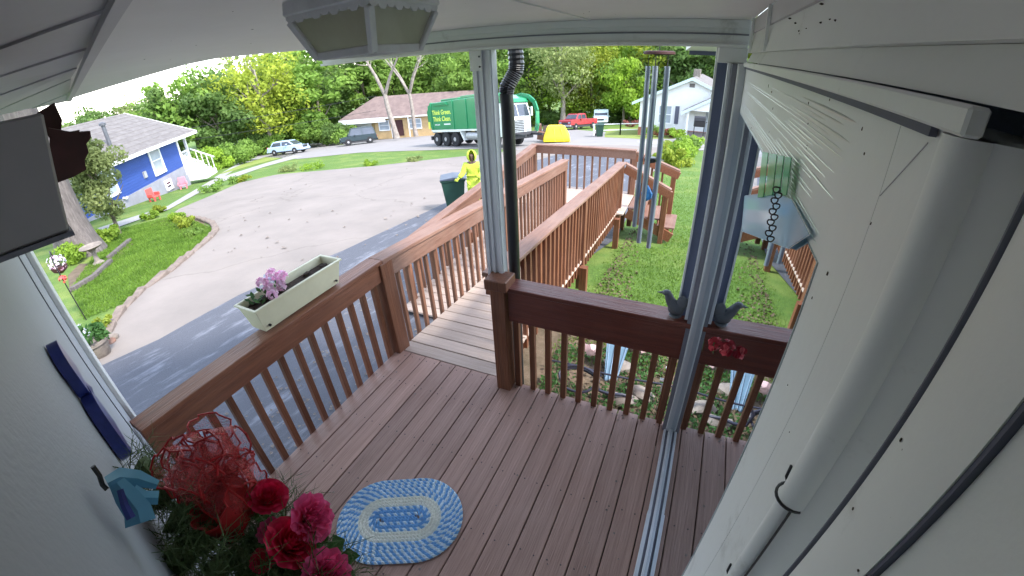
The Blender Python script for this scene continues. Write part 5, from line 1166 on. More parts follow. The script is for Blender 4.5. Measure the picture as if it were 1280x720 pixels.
LOCAL[0] = True
# --- blue house: local x along the visible wall, -y faces us
A_ = pt(128, 276, 24.5); B_ = pt(238, 228, 32.0)
d_ = Vector((B_.x-A_.x, B_.y-A_.y, 0)); LW = d_.length; hd = math.atan2(d_.y, d_.x)
bh = thing('blue_house', 'deep blue sided house with a grey shingle roof and a white side porch', 'house')
if math.sin(hd)*-1 != 0: pass
ez = -.16; bz = -2.9     # eave height, ground at the wall (world)
E0 = ez-bz
# visible side: camera lies to one side of the A->B line
side = -1 if (d_.x*(-A_.y)-d_.y*(-A_.x)) < 0 else 1
def Y(v): return v*side*1.0     # Y(+) points toward the camera
hbox(bh, 'wall', 'blue_siding', (-3.5, min(Y(0), Y(-8)), .9), (LW, max(Y(0), Y(-8)), E0+.05))
hbox(bh, 'foundation', 'foundation', (-3.5, min(Y(.03), Y(-7.9)), -1.6), (LW-.02, max(Y(.03), Y(-7.9)), .898))
q = MB()
for i in range(14):
    z = 1.0+i*.14
    if z > E0-.15: break
    q = MB(); q.box((-3.4, min(Y(.004), Y(.016)), z), (LW-.1, max(Y(.004), Y(.016)), z+.02)); q.build('siding_lap', 'blue_siding', bh)
hbox(bh, 'corner_board', 'white_paint', (LW-.16, min(Y(-.1), Y(.04)), .3), (LW+.04, max(Y(-.1), Y(.04)), E0))
def roofq(nm, x0, x1, z0, z1, y0, y1, m, thick=.14):
    q = MB(); V = [(x0, Y(y0), z0), (x1, Y(y0), z0), (x1, Y(y1), z1), (x0, Y(y1), z1)]; V2 = [(x, y, z-thick) for x, y, z in V]
    q.add(V+V2, [(0, 1, 2, 3), (7, 6, 5, 4), (0, 4, 5, 1), (1, 5, 6, 2), (2, 6, 7, 3), (3, 7, 4, 0)]); return q.build(nm, m, bh)
RZ = E0+1.95
roofq('roof', -4.2, LW+1.9, E0, RZ, .5, -4.0, 'grey_shingle'); roofq('roof', -4.2, LW+1.9, E0, RZ, -8.5, -4.002, 'grey_shingle')
for i in range(10):
    f_ = (i+.5)/10; roofq('shingle_course', -4.15, LW+1.85, E0+(RZ-E0)*f_+.012, E0+(RZ-E0)*f_+.045, .5-4.5*f_, .5-4.5*(f_+.006), 'grey_shingle', .03)
hbox(bh, 'eave_trim', 'white_paint', (-4.2, min(Y(.5), Y(.54)), E0-.16), (LW+1.9, max(Y(.5), Y(.54)), E0+.02))
q = MB(); q.prism([(Y(.54), E0-.15), (Y(.54), E0+.02), (Y(-4), RZ+.02), (Y(-8.54), E0+.02), (Y(-8.54), E0-.15), (Y(-4), RZ-.16)], LW+1.9, LW+1.95, 'x'); q.build('barge_board', 'white_paint', bh)
q = MB(); q.prism([(Y(0), E0), (Y(-8), E0), (Y(-4), RZ-.2)], LW-.15, LW-.001, 'x'); q.build('gable', 'blue_siding', bh)
window(bh, LW-2.9, Y(0), 1.25, 1.0, 1.35, 'y', side)
window(bh, LW-2.6, Y(.03), .2, .5, .32, 'y', side, glass='window_glass')
window(bh, LW-7.6, Y(0), 1.35, 1.0, 1.2, 'y', side)
q = MB(); q.lathe([(.10, E0+.3), (.10, E0+1.65), (.17, E0+1.67), (.17, E0+1.78), (.05, E0+1.84)], 12, (LW*.44, Y(-.9), 0)); q.build('stove_pipe', 'lead', bh, smooth=True)
q = MB(); q.box((LW-4.6, min(Y(.0), Y(.1)), 1.3), (LW-4.35, max(Y(.0), Y(.1)), 1.65)); q.build('meter_box', 'rim_metal', bh)
q = MB(); q.tube([(LW-7.0, Y(.08), .95), (LW-6.85, Y(.12), .85), (LW-6.7, Y(.08), .9)], .06, 8); q.build('wall_vent', 'white_paint', bh, smooth=True)
# porch at the right end with steps
hbox(bh, 'porch_floor', 'white_paint', (LW+.05, min(Y(-2.6), Y(-.3)), .75), (LW+2.0, max(Y(-2.6), Y(-.3)), .88))
for (x_, y_) in ((LW+1.75, -.4), (LW+1.75, -2.5)): hbox(bh, 'porch_column', 'white_paint', (x_-.07, min(Y(y_-.07), Y(y_+.07)), .88), (x_+.07, max(Y(y_-.07), Y(y_+.07)), E0-.1))
for i in range(9):
    q = MB(); q.box((LW+.2+i*.18, min(Y(-.42), Y(-.38)), .95), (LW+.24+i*.18, max(Y(-.42), Y(-.38)), 1.6)); q.build('porch_baluster', 'white_paint', bh)
hbox(bh, 'porch_rail', 'white_paint', (LW+.1, min(Y(-.45), Y(-.35)), 1.602), (LW+1.68, max(Y(-.45), Y(-.35)), 1.67))
for i in range(5): hbox(bh, 'porch_step', 'white_paint', (LW+.25, min(Y(-.28+i*.28), Y(-.02+i*.28)), -.2), (LW+1.9, max(Y(-.28+i*.28), Y(-.02+i*.28)), .72-i*.15))
for x_ in (LW+.22, LW+1.92):
    q = MB(); q.bar((x_, Y(-.3), 1.65), (x_, Y(1.2), .85), .07, .07); q.build('stair_rail', 'white_paint', bh)
    for i in range(4): hbox(bh, 'stair_baluster', 'white_paint', (x_-.02, min(Y(0+i*.33), Y(.04+i*.33)), .5-i*.17), (x_+.02, max(Y(0+i*.33), Y(.04+i*.33)), 1.47-i*.17))
place(bh, (A_.x, A_.y, bz), hd)
# --- tan house beyond the road
th_ = thing('tan_house', 'tan brick house with a brown roof and a white garage, behind the truck', 'house')
A_ = pt(452, 172, 60); B_ = pt(560, 170, 56); d_ = Vector((B_.x-A_.x, B_.y-A_.y, 0)); LW = d_.length; hd = math.atan2(d_.y, d_.x); H0 = 2.6
side = -1
hbox(th_, 'wall', 'yellow_brick', (2.2, 0, -.3), (LW+5, 8, H0)); hbox(th_, 'garage_wall', 'yellow_brick', (-1.8, .6, -.3), (2.19, 8, H0))
q = MB(); q.add([(-2.6, -.6, H0), (LW+5.6, -.6, H0), (LW+5.6, 4, H0+2.3), (1.2, 4, H0+2.3), (-2.6, 8.6, H0), (LW+5.6, 8.6, H0), (-2.6, -.6, H0-.16), (LW+5.6, -.6, H0-.16), (LW+5.6, 8.6, H0-.16), (-2.6, 8.6, H0-.16)], [(0, 1, 2, 3), (3, 2, 5, 4), (0, 3, 4), (1, 5, 2), (0, 6, 7, 1), (1, 7, 8, 5), (5, 8, 9, 4), (4, 9, 6, 0), (6, 9, 8, 7)]); q.build('roof', 'brown_shingle', th_)
hbox(th_, 'eave_trim', 'white_paint', (-2.6, -.66, H0-.62), (4.0, -.602, H0-.02)); hbox(th_, 'eave_trim', 'white_paint', (4.01, -.64, H0-.2), (LW+5.6, -.602, H0-.02))
window(th_, 2.6+.9, 0, .9, 1.3, 1.1); window(th_, 7.8, 0, .9, 1.5, 1.1); window(th_, 10.6, 0, .9, 1.1, 1.1)
hbox(th_, 'front_door', 'brown_wood', (5.1, -.05, 0), (6.1, -.001, 2.05)); hbox(th_, 'porch_post', 'white_paint', (4.6, -.55, -.1), (4.72, -.43, H0-.2)); hbox(th_, 'porch_post', 'white_paint', (7.0, -.55, -.1), (7.12, -.43, H0-.2))
for i in range(4): hbox(th_, 'garage_panel', 'white_paint', (-1.2, .54, i*.52), (1.5, .598, i*.52+.5), .01)
z_ = 2.18-58*math.tan(R(8.6)); place(th_, (A_.x, A_.y, z_), hd)
# --- white gabled house on the right
wh = thing('white_house', 'white gabled house with dark shutters and a small gabled porch', 'house')
p0 = pt(812, 172, 37); z_ = 2.18-37*math.tan(R(9.5)); W_ = 8.4; H0 = 2.7
hbox(wh, 'wall', 'white_paint', (0, 0, .55), (W_, 9, H0)); hbox(wh, 'brick_base', 'red_brick', (-.02, -.04, -.8), (W_+.02, 9, .548))
for i in range(14): hbox(wh, 'siding_lap', 'white_paint', (.02, -.014, .62+i*.15), (W_-.02, -.001, .64+i*.15))
gx = 4.0; q = MB(); q.prism([(0, H0), (W_, H0), (gx, H0+1.85)], 0, .2, 'y'); q.build('gable', 'white_paint', wh)
def gable_roof(t, x0, x1, z0, xr, zr, y0, y1, m='grey_shingle', th=.14):
    for (xa, za), (xb, zb) in (((x0, z0), (xr, zr)), ((x1, z0), (xr, zr))):
        q = MB(); q.add([(xa, y0, za), (xb, y0, zb), (xb, y1, zb), (xa, y1, za), (xa, y0, za-th), (xb, y0, zb-th), (xb, y1, zb-th), (xa, y1, za-th)], [(0, 1, 2, 3), (7, 6, 5, 4), (0, 4, 5, 1), (1, 5, 6, 2), (2, 6, 7, 3), (3, 7, 4, 0)]); r_ = q.build('roof', m, t)
        q = MB(); q.add([(xa, y0-.04, za+.03), (xb, y0-.04, zb+.03), (xb, y0-.005, zb+.03), (xa, y0-.005, za+.03), (xa, y0-.04, za-.2), (xb, y0-.04, zb-.2), (xb, y0-.005, zb-.2), (xa, y0-.005, za-.2)], [(0, 1, 2, 3), (7, 6, 5, 4), (0, 4, 5, 1), (1, 5, 6, 2), (2, 6, 7, 3), (3, 7, 4, 0)]); q.build('rake_trim', 'van_paint', t)
gable_roof(wh, -.6, W_+.6, H0-.15, gx, H0+1.95, -.4, 9.3)
hbox(wh, 'chimney', 'stone', (gx-.28, 3, H0+1.4), (gx+.28, 3.6, H0+2.5)); hbox(wh, 'gable_vent', 'grey_shingle', (gx-.2, -.03, H0+1.2), (gx+.2, -.002, H0+1.5), .0)
window(wh, 2.1, 0, 1.05, .95, 1.3)
for x_ in (2.9,): hbox(wh, 'shutter', 'navy_paint', (x_-.02, -.06, 1.0), (x_+.3, -.016, 2.4))
# small porch
hbox(wh, 'porch_floor', 'stone', (3.9, -2.0, .2), (8.2, -.05, .5)); q = MB(); q.prism([(3.9, H0-.35), (8.2, H0-.35), (6.1, H0+.75)], -2.0, -1.9, 'y'); q.build('porch_gable', 'white_paint', wh)
gable_roof(wh, 3.6, 8.5, H0-.5, 6.1, H0+.85, -2.2, -.02)
for x_ in (4.1, 8.0): hbox(wh, 'porch_column', 'white_paint', (x_-.08, -1.95, .5), (x_+.08, -1.79, H0-.36))
hbox(wh, 'front_door', 'pale_window', (5.3, -.06, .55), (6.2, -.002, 2.5)); hbox(wh, 'door_shutter', 'navy_paint', (6.4, -.05, .8), (6.8, -.016, 2.5))
for i in range(3): hbox(wh, 'porch_step', 'stone', (4.8, -2.3-i*.3, -.6), (6.6, -2.02-i*.3, .32-i*.2))
place(wh, (p0.x-1.0, p0.y, z_), R(-4))
# dark grill and red flowers in front of the white house
gr = thing('barbecue_grill', 'black covered grill standing in front of the white house', 'grill', (-.9, 33.2, 0)); gr.location = pt(873, 166, 31); gr.scale = (.85,)*3
q = MB(); q.box((-.45, -.3, .5), (.45, .3, .95)); q.build('grill_body', 'black_metal', gr, bevel=.05)
q = MB(); q.prism([(-.3, .95), (-.25, 1.2), (0, 1.32), (.25, 1.2), (.3, .95)], -.45, .45, 'x'); q.build('grill_lid', 'black_metal', gr, bevel=.02)
for x_, y_ in ((-.38, -.22), (.38, -.22), (-.38, .22), (.38, .22)): hbox(gr, 'leg', 'black_metal', (x_-.03, y_-.03, -.2), (x_+.03, y_+.03, .5))
hbox(gr, 'side_shelf', 'black_metal', (.46, -.25, .85), (.8, .25, .9))
LOCAL[0] = False
# toy chairs by the blue house
def toy(label, p, rz, m):
    t = thing('toy_chair', label, 'chair', p, rz); t.scale = (.72,)*3; LOCAL[0] = True
    hbox(t, 'seat', m, (-.3, -.3, .28), (.3, .3, .36), .02); hbox(t, 'backrest', m, (-.3, .26, .37), (.3, .34, .95), .03)
    for s in (-1, 1):
        hbox(t, 'armrest', m, (s*.33-.05, -.28, .36), (s*.33+.05, .25, .58), .02)
        for y_ in (-.24, .24): hbox(t, 'leg', m, (s*.24-.04, y_-.04, 0), (s*.24+.04, y_+.04, .28))
    LOCAL[0] = False; return t
p = pt(228, 229, 30.0); p.z = gz(p.x, p.y)+.0; toy('pink red plastic chair at the corner of the blue house by the porch steps', p, R(60), 'pink_toy')
p = pt(193, 247, 26.2); p.z = gz(p.x, p.y)+.0; toy('bright red plastic toy chair under the basement window of the blue house', p, R(110), 'red_toy')
# white bench slats seen low left, between wall and trunk
p = G(70, 302)
bn = thing('white_bench', 'white slatted bench on the grass at the far left, by the big trunk', 'bench', p)
for i in range(5):
    a_ = pt(57, 298-i*4.5, 14.5); b_ = pt(76, 291-i*4.5, 14.9); q = MB(); q.bar(a_, b_, .03, .07); q.build('slat', 'white_paint', bn)
for px_ in (58, 75):
    a_ = pt(px_, 304 if px_ < 60 else 298, 14.6); q = MB(); q.bar(a_, a_+Vector((0, 0, .75)), .05, .05); q.build('leg', 'white_paint', bn)

# ------------------------------------------------------------------ fences
def post_rail(label, pts_, h, m, nrail, sp, wr, name='fence'):
    t = thing(name, label, 'fence', pts_[0]); k = 0
    for a, b in zip(pts_, pts_[1:]):
        n = max(1, round((b-a).length/sp))
        for i in range(n+1):
            p = a.lerp(b, i/n); p.z = gz(p.x, p.y); MB().box((p.x-wr, p.y-wr, p.z-.1), (p.x+wr, p.y+wr, p.z+h)).build('fence_post', m, t)
            if i < n:
                q = a.lerp(b, (i+1)/n); q.z = gz(q.x, q.y)
                for r_ in range(nrail):
                    z = h*(r_+1)/nrail-.04; w_ = MB(); w_.bar(p+Vector((0, 0, z)), q+Vector((0, 0, z)), wr*.8, wr*1.4); w_.build('fence_rail', m, t)
    return t
post_rail('low white fence across the road in front of the far lawn', [G(742, 170), G(775, 169), G(835, 168)], 1.0, 'white_paint', 2, 2.4, .05)
post_rail('weathered rail fence along the road below the yellow green tree', [G(285, 186), G(340, 181), G(385, 177), G(425, 174)], 1.1, 'bark', 2, 3.0, .06)

# ------------------------------------------------------------------ trees and shrubs
def leaf_cloud(seed, n, rx, rz, leaf, clumps=26, base=.25, shape='round'):
    """crown mesh: leaf quads gathered on clumps spread through the crown volume; unit: metres, origin at the crown base"""
    rr = np.random.default_rng(seed); V = []; c_ = []
    for i in range(clumps):
        while True:
            p = rr.uniform(-1, 1, 3)
            if np.linalg.norm(p) < 1: break
        if shape == 'cone': p[:2] *= (1-(p[2]+1)/2*.85)
        p *= .88; c_.append((p[0]*rx, p[1]*rx, (p[2]+1)*rz/2+0, rr.uniform(.22, .42)))
    k = np.array(c_); idx = rr.integers(0, clumps, n); d = rr.normal(size=(n, 3)); d /= np.linalg.norm(d, axis=1)[:, None]
    rad = (k[idx, 3]*rx)*(.55+.5*rr.random(n)); P = k[idx, :3]+d*rad[:, None]*np.array([1, 1, .75])
    nrm = d+rr.normal(size=(n, 3))*.7; nrm /= np.linalg.norm(nrm, axis=1)[:, None]
    a = np.cross(nrm, rr.normal(size=(n, 3))); a /= np.linalg.norm(a, axis=1)[:, None]; b = np.cross(nrm, a); s = leaf*(.5+rr.random(n))[:, None]
    q = np.stack([P-a*s, P+b*s*.55, P+a*s, P-b*s*.55], 1).reshape(-1, 3); return q, n
def crown_mesh(name, m, *a, **k):
    q, n = leaf_cloud(*a, **k); me = bpy.data.meshes.new(name); me.from_pydata(q.tolist(), [], np.arange(n*4).reshape(n, 4).tolist()); me.materials.append(MT[m]); return me
def trunk_mesh(name, m, h, r, seed, limbs=5, spread=.35, top=.85):
    rr = random.Random(seed); q = MB(); pts_ = [Vector((math.sin(i*.9+seed)*.03*h*i/6, math.cos(i*1.3+seed)*.02*h*i/6, h*top*i/6)) for i in range(7)]
    q.tube(pts_, [r*(1.35 if i == 0 else 1-.13*i) for i in range(7)], 9)
    for i in range(limbs):
        s = rr.uniform(.35, .85); b = pts_[int(s*6)]; an = rr.uniform(0, 6.28); L = h*spread*rr.uniform(.6, 1.1); d = Vector((math.cos(an), math.sin(an), rr.uniform(.6, 1.3))).normalized()
        e = b+d*L; mid = b.lerp(e, .5)+Vector((0, 0, -.03*L)); q.tube([b, mid, e], [r*.42*(1-s*.4), r*.26, r*.08], 6)
        for j in range(2):
            d2 = (d+Vector((rr.gauss(0, .5), rr.gauss(0, .5), rr.gauss(.1, .3)))).normalized(); q.tube([mid, mid+d2*L*.5], [r*.16, r*.04], 5)
    return q.mesh(name, m, True)
CR = {}
def crown(kind, m, seed):
    key = (kind, m, seed % 3)
    if key not in CR:
        s = seed % 3
        if kind == 'round': CR[key] = crown_mesh('crown', m, 100+s, 5200, 3.6, 8.0, .21, clumps=34)
        elif kind == 'tall': CR[key] = crown_mesh('crown', m, 200+s, 5200, 2.7, 10.5, .20, clumps=36)
        elif kind == 'airy': CR[key] = crown_mesh('crown', m, 300+s, 5600, 3.8, 9.0, .14, clumps=60)
        else: CR[key] = crown_mesh('crown', m, 400+s, 5200, 3.0, 11, .20, clumps=40, shape='cone')
    return CR[key]
TRK = [trunk_mesh('trunk', 'trunk_dark', 9, .22, s) for s in range(3)]
TRKP = [trunk_mesh('trunk', 'bark_pale', 9, .26, s+5, 9, .4) for s in range(3)]
KD = {'leaf_green': 'mid green', 'leaf_yellow': 'yellow green', 'leaf_dark': 'dark green', 'leaf_olive': 'dull olive', 'leaf_lime': 'bright lime green'}
def tree(az, dist, h, kind, m, seed, label=None, rxs=1.0, group='trees of the wood beyond the road', low=.12, pale=False, zoff=0):
    x, y = az_pt(az, dist); z = hill_z(x, y)+zoff
    lab_auto = label is None
    t = thing('broadleaf_tree' if kind != 'cone' else 'conifer_tree', label or ('%s tree in the dense wood beyond the road' % KD[m]), 'tree', (x, y, z), 0, None if label else group+', '+KD[m])
    cm = crown(kind, m, seed); base_h = {'round': 8.0, 'tall': 10.5, 'airy': 9.0, 'cone': 11}[kind]; ch = h*(1-low); sc = ch/base_h
    rz_ = random.uniform(0, 6.28)
    o = bpy.data.objects.new('crown', cm); C.objects.link(o); o.parent = t; o.location = (0, 0, h*low); o.scale = (sc*rxs, sc*rxs, sc); o.rotation_euler = (0, 0, rz_)
    tm = (TRKP if pale else TRK)[seed % 3]; o = bpy.data.objects.new('trunk', tm); C.objects.link(o); o.parent = t; o.scale = (h/10, h/10, h/10.5)
    if lab_auto: WOOD.append((az, dist, KD[m], t))
    return t
rt = random.Random(21); WOOD = []
# individually placed trees
tree(54.9, 60, 14.2, 'airy', 'leaf_yellow', 0, 'tall yellow green tree with pale branches, standing behind the pale blue car', 1.1, pale=True, low=.10)
tree(51.2, 64, 12, 'airy', 'leaf_lime', 1, 'lime green tree just right of the tall pale branched one', .9, low=.08)
tree(71.5, 44, 6.4, 'round', 'leaf_dark', 2, 'dark tree behind the left end of the blue house roof', .9)
tree(66.0, 58, 9.5, 'tall', 'leaf_dark', 1, 'dark green tree rising behind the ridge of the blue house', 1.2)
tree(63.0, 60, 11.5, 'round', 'leaf_green', 1, 'bright green tree right of the blue house roof', 1.0)
tree(60.2, 58, 10, 'round', 'leaf_dark', 0, 'dark bushy tree between the blue house and the yellow green tree', 1.1)
tree(17.4, 62, 15, 'airy', 'leaf_olive', 2, 'olive tree with a thick grey trunk left of the pale van', 1.0, low=.2, pale=True)
tree(9.5, 60, 9, 'round', 'leaf_lime', 2, 'bright lime tree right of the pale van', .8, low=.05)
tree(7.0, 66, 15, 'tall', 'leaf_yellow', 0, 'yellowing tree behind the wind chime', 1.2)
tree(1.5, 62, 13, 'cone', 'leaf_dark', 1, 'dark green conifer behind the white house roof', 1.3)
tree(-2.5, 60, 13, 'cone', 'leaf_green', 2, 'green conifer behind the right end of the white house', 1.3)
# the wood: three staggered rows
azs = []
for row, (dist, n, a0, a1, hmin, hmax) in enumerate(((66, 17, 58, -8, 11, 14), (74, 18, 61, -10, 14, 17), (84, 16, 68, -12, 16, 19))):
    for i in range(n):
        a = a0+(a1-a0)*(i+rt.uniform(.2, .8))/n; dd = dist+rt.uniform(-3, 3)
        if row == 0 and 33 < a < 48: continue
        k = rt.choice(['round', 'tall', 'round', 'airy']); pool = ['leaf_green', 'leaf_dark', 'leaf_green', 'leaf_olive'] if a > 30 else ['leaf_green', 'leaf_lime', 'leaf_olive', 'leaf_yellow', 'leaf_dark']
        h_ = rt.uniform(hmin, hmax)*(1 if a < 58 else .72); tree(a, dd, h_, k, rt.choice(pool), rt.randrange(3), rxs=rt.uniform(1.0, 1.35), low=.04 if row == 0 else .12)
for i in range(7):
    a = 62+i*2.4; tree(a, 95+rt.uniform(-5, 5), rt.uniform(9, 12), 'round', rt.choice(['leaf_dark', 'leaf_olive']), i, rxs=1.2)
SECT = ((90, 'behind the blue house'), (62, 'right of the blue house'), (57, 'behind the pale blue car'), (49, 'behind the dark green car'), (44, 'behind the left half of the tan house'), (39, 'behind the right half of the tan house'), (34, 'behind the rear of the garbage truck'), (28.5, 'behind the porch post'), (23, 'behind the cab of the garbage truck'), (20, 'above the yellow container'), (16.5, 'behind the red pickup'), (13, 'behind the pale van'), (9.5, 'left of the wind chime'), (7, 'behind the wind chime'), (3, 'behind the white house'), (-1, 'right of the white house, by the glass door'))
ORD = ('leftmost', 'second from the left', 'third from the left', 'fourth from the left', 'fifth from the left', 'sixth from the left')
seen_ = {}
for az, dist, kd, t_ in sorted(WOOD, key=lambda a: -a[0]):
    sec = [n for lim, n in SECT if az <= lim][-1]; row = 'front' if dist < 70 else 'middle' if dist < 79 else 'back'
    k = (sec, row, kd); seen_.setdefault(k, []).append(t_)
for (sec, row, kd), L_ in seen_.items():
    for i, t_ in enumerate(L_): t_['label'] = '%s %s-row tree %s' % (kd, row, sec)+(', '+ORD[i] if len(L_) > 1 else ''); t_['group'] = 'trees of the wood beyond the road'
# bare pale trees in front of the tan house
def bare_tree(az, dist, h, r, seed, label, fork=.45, lean=0):
    x, y = az_pt(az, dist); z = 2.18-dist*math.tan(R(8.9)); t = thing('bare_tree', label, 'tree', (x, y, z)); rr = random.Random(seed); LOCAL[0] = True
    q = MB(); pts_ = [Vector((lean*i/5+.1*math.sin(i+seed), .05*i, h*fork*i/5)) for i in range(6)]; q.tube(pts_, [r*(1.25 if i == 0 else 1-.06*i) for i in range(6)], 10); q.build('trunk', 'bark_pale', t, True)
    top = pts_[-1]
    for k in range(4):
        an = k*1.7+seed; d = Vector((math.cos(an)*.7, math.sin(an)*.4, 1)).normalized(); q = MB(); L = h*(1-fork)*rr.uniform(.75, 1); p_ = [top-Vector((0, 0, .3)), top+d*L*.35, top+d*L*.7+Vector((d.x*.5, 0, .1)), top+d*L+Vector((d.x, 0, .2))]; q.tube(p_, [r*.62, r*.42, r*.26, r*.07], 7)
        for j in range(6):
            s = rr.uniform(.3, .95); b = p_[1].lerp(p_[3], s); d2 = (d+Vector((rr.gauss(0, .7), rr.gauss(0, .5), rr.gauss(0, .3)))).normalized(); q.tube([b, b+d2*L*.18, b+d2*L*.36+Vector((0, 0, .15))], [r*.16, r*.09, r*.02], 5)
        q.build('limb', 'bark_pale', t, True)
    LOCAL[0] = False; return t
bare_tree(39.6, 52, 12.5, .34, 1, 'thick pale bare tree trunk in front of the tan house door', .42, -.9)
bare_tree(36.9, 53, 11.5, .26, 4, 'thinner pale bare tree in front of the tan house, nearer the truck', .45, -.5)
# big trunk at the left
bt = thing('old_tree', 'big grey barked tree trunk at the far left beside the bird bath', 'tree', G(105, 318))
b0 = G(105, 318); q = MB(); N = 14; ring = 26
top = pt(60, 175, 15.2)
V = []; Fc = []
for j in range(N):
    s = j/(N-1); c = b0.lerp(Vector((b0.x-.2, b0.y+.05, 4.0)), s); rad = .43+.24*math.exp(-s*9)
    for i in range(ring):
        a = i/ring*2*math.pi; rr_ = rad*(1+.05*math.sin(a*9+s*5)+.035*math.sin(a*17-s*9)+(.14*max(0, math.sin(a*3+1)) if s < .12 else 0)); V.append(c+Vector((math.cos(a)*rr_, math.sin(a)*rr_, 0)))
Fc = [(j*ring+i, j*ring+(i+1) % ring, (j+1)*ring+(i+1) % ring, (j+1)*ring+i) for j in range(N-1) for i in range(ring)]
q.add(V, Fc); q.build('trunk', 'bark', bt, True)
q = MB()
for k in range(4): a = k*1.6; q.tube([Vector((b0.x-.2, b0.y, 3.6)), Vector((b0.x-.2+math.cos(a)*1.2, b0.y+math.sin(a)*1.2, 5.2)), Vector((b0.x-.2+math.cos(a)*2.6, b0.y+math.sin(a)*2.6, 7.0))], [.42, .3, .1], 8)
q.build('limbs', 'bark', bt, True)
cm = crown_mesh('crown', 'leaf_green', 61, 7000, 4.2, 6.0, .13, clumps=34); o = bpy.data.objects.new('crown', cm); C.objects.link(o); o.parent = bt; o.location = (0, 0, 5.8)
# small leafy tree in front of the blue house
def small_tree(px, py, dist, h, rx, m, label, n=9000, leaf=.055, pale=False, base=.18, name='small_tree'):
    p = pt(px, py, dist); p.z = gz(p.x, p.y); t = thing(name, label, 'tree', p); me = crown_mesh('crown', m, int(px), n, rx, h*(1-base), leaf, clumps=30); o = bpy.data.objects.new('crown', me); C.objects.link(o); o.parent = t; o.location = (0, 0, h*base)
    LOCAL[0] = True; q = MB(); q.tube([Vector((0, 0, -.1)), Vector((.05, 0, h*.3)), Vector((.0, .05, h*.7))], [.07, .055, .02], 8)
    for k in range(6): a = k*1.1; q.tube([Vector((.04, 0, h*(.15+.08*k))), Vector((math.cos(a)*rx*.6, math.sin(a)*rx*.6, h*(.4+.08*k)))], [.035, .01], 6)
    q.build('trunk', 'trunk_dark', t, True); LOCAL[0] = False; return t
small_tree(140, 270, 17.2, 3.2, 1.15, 'leaf_olive', 'small leafy green tree between the big trunk and the blue house')
def shrub(px, py, rx, h, m, label, n=900, leaf=.05, dist=None, group=None, name='shrub', cat='shrub'):
    p = G(px, py) if dist is None else pt(px, py, dist); p.z = gz(p.x, p.y)
    me = crown_mesh('shrub', m, int(px*7+py), n, rx, h, leaf, clumps=12); o = bpy.data.objects.new(name, me); C.objects.link(o); o.location = p; tag(o, label, cat, group); return o
for i, (px, py, rx, h, m, lb) in enumerate(((90, 330, .5, .55, 'leaf_lime', 'bright green leafy plant at the foot of the big trunk, left of the bird bath'), (140, 302, .5, .5, 'leaf_lime', 'lime green plant between the bird bath and the small tree'),
        (232, 284, .42, .38, 'leaf_yellow', 'yellow green clump in the grass tip by the curved kerb'), (222, 276, .3, .28, 'leaf_lime', 'small green clump beside the yellow green one near the kerb'), (243, 294, .3, .16, 'leaf_green', 'low green clump right at the kerb tip'),
        (188, 274, .35, .3, 'leaf_lime', 'low plant on the lawn edge in front of the blue house wall'), (200, 266, .3, .34, 'leaf_yellow', 'yellowish low plant near the red toy chair'),
        (265, 240, .6, .35, 'leaf_green', 'green plant at the drive edge below the white porch steps'), (285, 231, .7, .35, 'leaf_green', 'second green plant along the drive edge right of the porch steps'), (305, 227, .5, .35, 'leaf_yellow', 'third plant along the drive edge, yellowish'),
        (362, 214, .8, .35, 'leaf_olive', 'dry brown plant at the far drive edge below the pale blue car'), (390, 212, .8, .4, 'leaf_lime', 'yellow green plant at the far drive edge right of the dry one'), (462, 207, .5, .3, 'leaf_lime', 'small green plant at the middle of the far drive edge'), (518, 202, .5, .3, 'leaf_olive', 'small plant at the drive edge left of the worker'))):
    shrub(px, py, rx, h, m, lb, 700 if i > 1 else 1100, .05)
hd_ = [((838, 208), 'leaf_yellow', 'yellow flowering shrub at the near end of the hedge right of the steps'), ((845, 200), 'leaf_lime', 'lime green shrub second in the hedge by the lawn'), ((851, 194), 'leaf_lime', 'lime green shrub in the middle of the hedge by the lawn'), ((858, 189), 'leaf_green', 'green shrub fourth in the hedge by the lawn'), ((865, 184), 'leaf_lime', 'green shrub at the far end of the hedge near the white house'), ((834, 196), 'leaf_yellow', 'yellow shrub on the road side of the hedge')]
for (px, py), m, lb in hd_: shrub(px, py, .85, .75, m, lb, 1500, .07)
for i, (px, py, d, m, lb) in enumerate(((818, 166, 34.6, 'leaf_green', 'green shrub at the left corner of the white house'), (832, 166, 34.6, 'autumn_leaf', 'dull red shrub under the window of the white house'), (846, 168, 33.5, 'leaf_lime', 'light green shrub by the steps of the white house porch'), (790, 156, 52, 'autumn_leaf', 'dark red shrub behind the white fence'), (240, 190, 40, 'leaf_green', 'bush at the right end of the blue house porch'), (262, 188, 44, 'leaf_lime', 'light green bush in the bushes beyond the blue house'), (285, 192, 46, 'leaf_green', 'bush below the dark bushy tree'), (310, 184, 50, 'leaf_green', 'bush left of the tall yellow green tree'))):
    shrub(px, py, 1.0 if i < 4 else 2.0, .8 if i < 4 else 2.0, m, lb, 900 if i < 4 else 2600, .08 if i < 4 else .13, dist=d)
ORDB = ('first', 'second', 'third', 'fourth', 'fifth', 'sixth', 'seventh', 'eighth', 'ninth', 'tenth', 'eleventh', 'twelfth', 'thirteenth')
for i in range(13):
    px = 300+i*13+random.uniform(-4, 4); shrub(px, 175-i*.2, 2.4, random.uniform(2.2, 3.6), random.choice(['leaf_green', 'leaf_lime', 'leaf_dark']), (ORDB[i]+' bush from the left along the far side of the road'), 2400, .15, dist=60+random.uniform(-3, 3), group='bushes along the far side of the road')
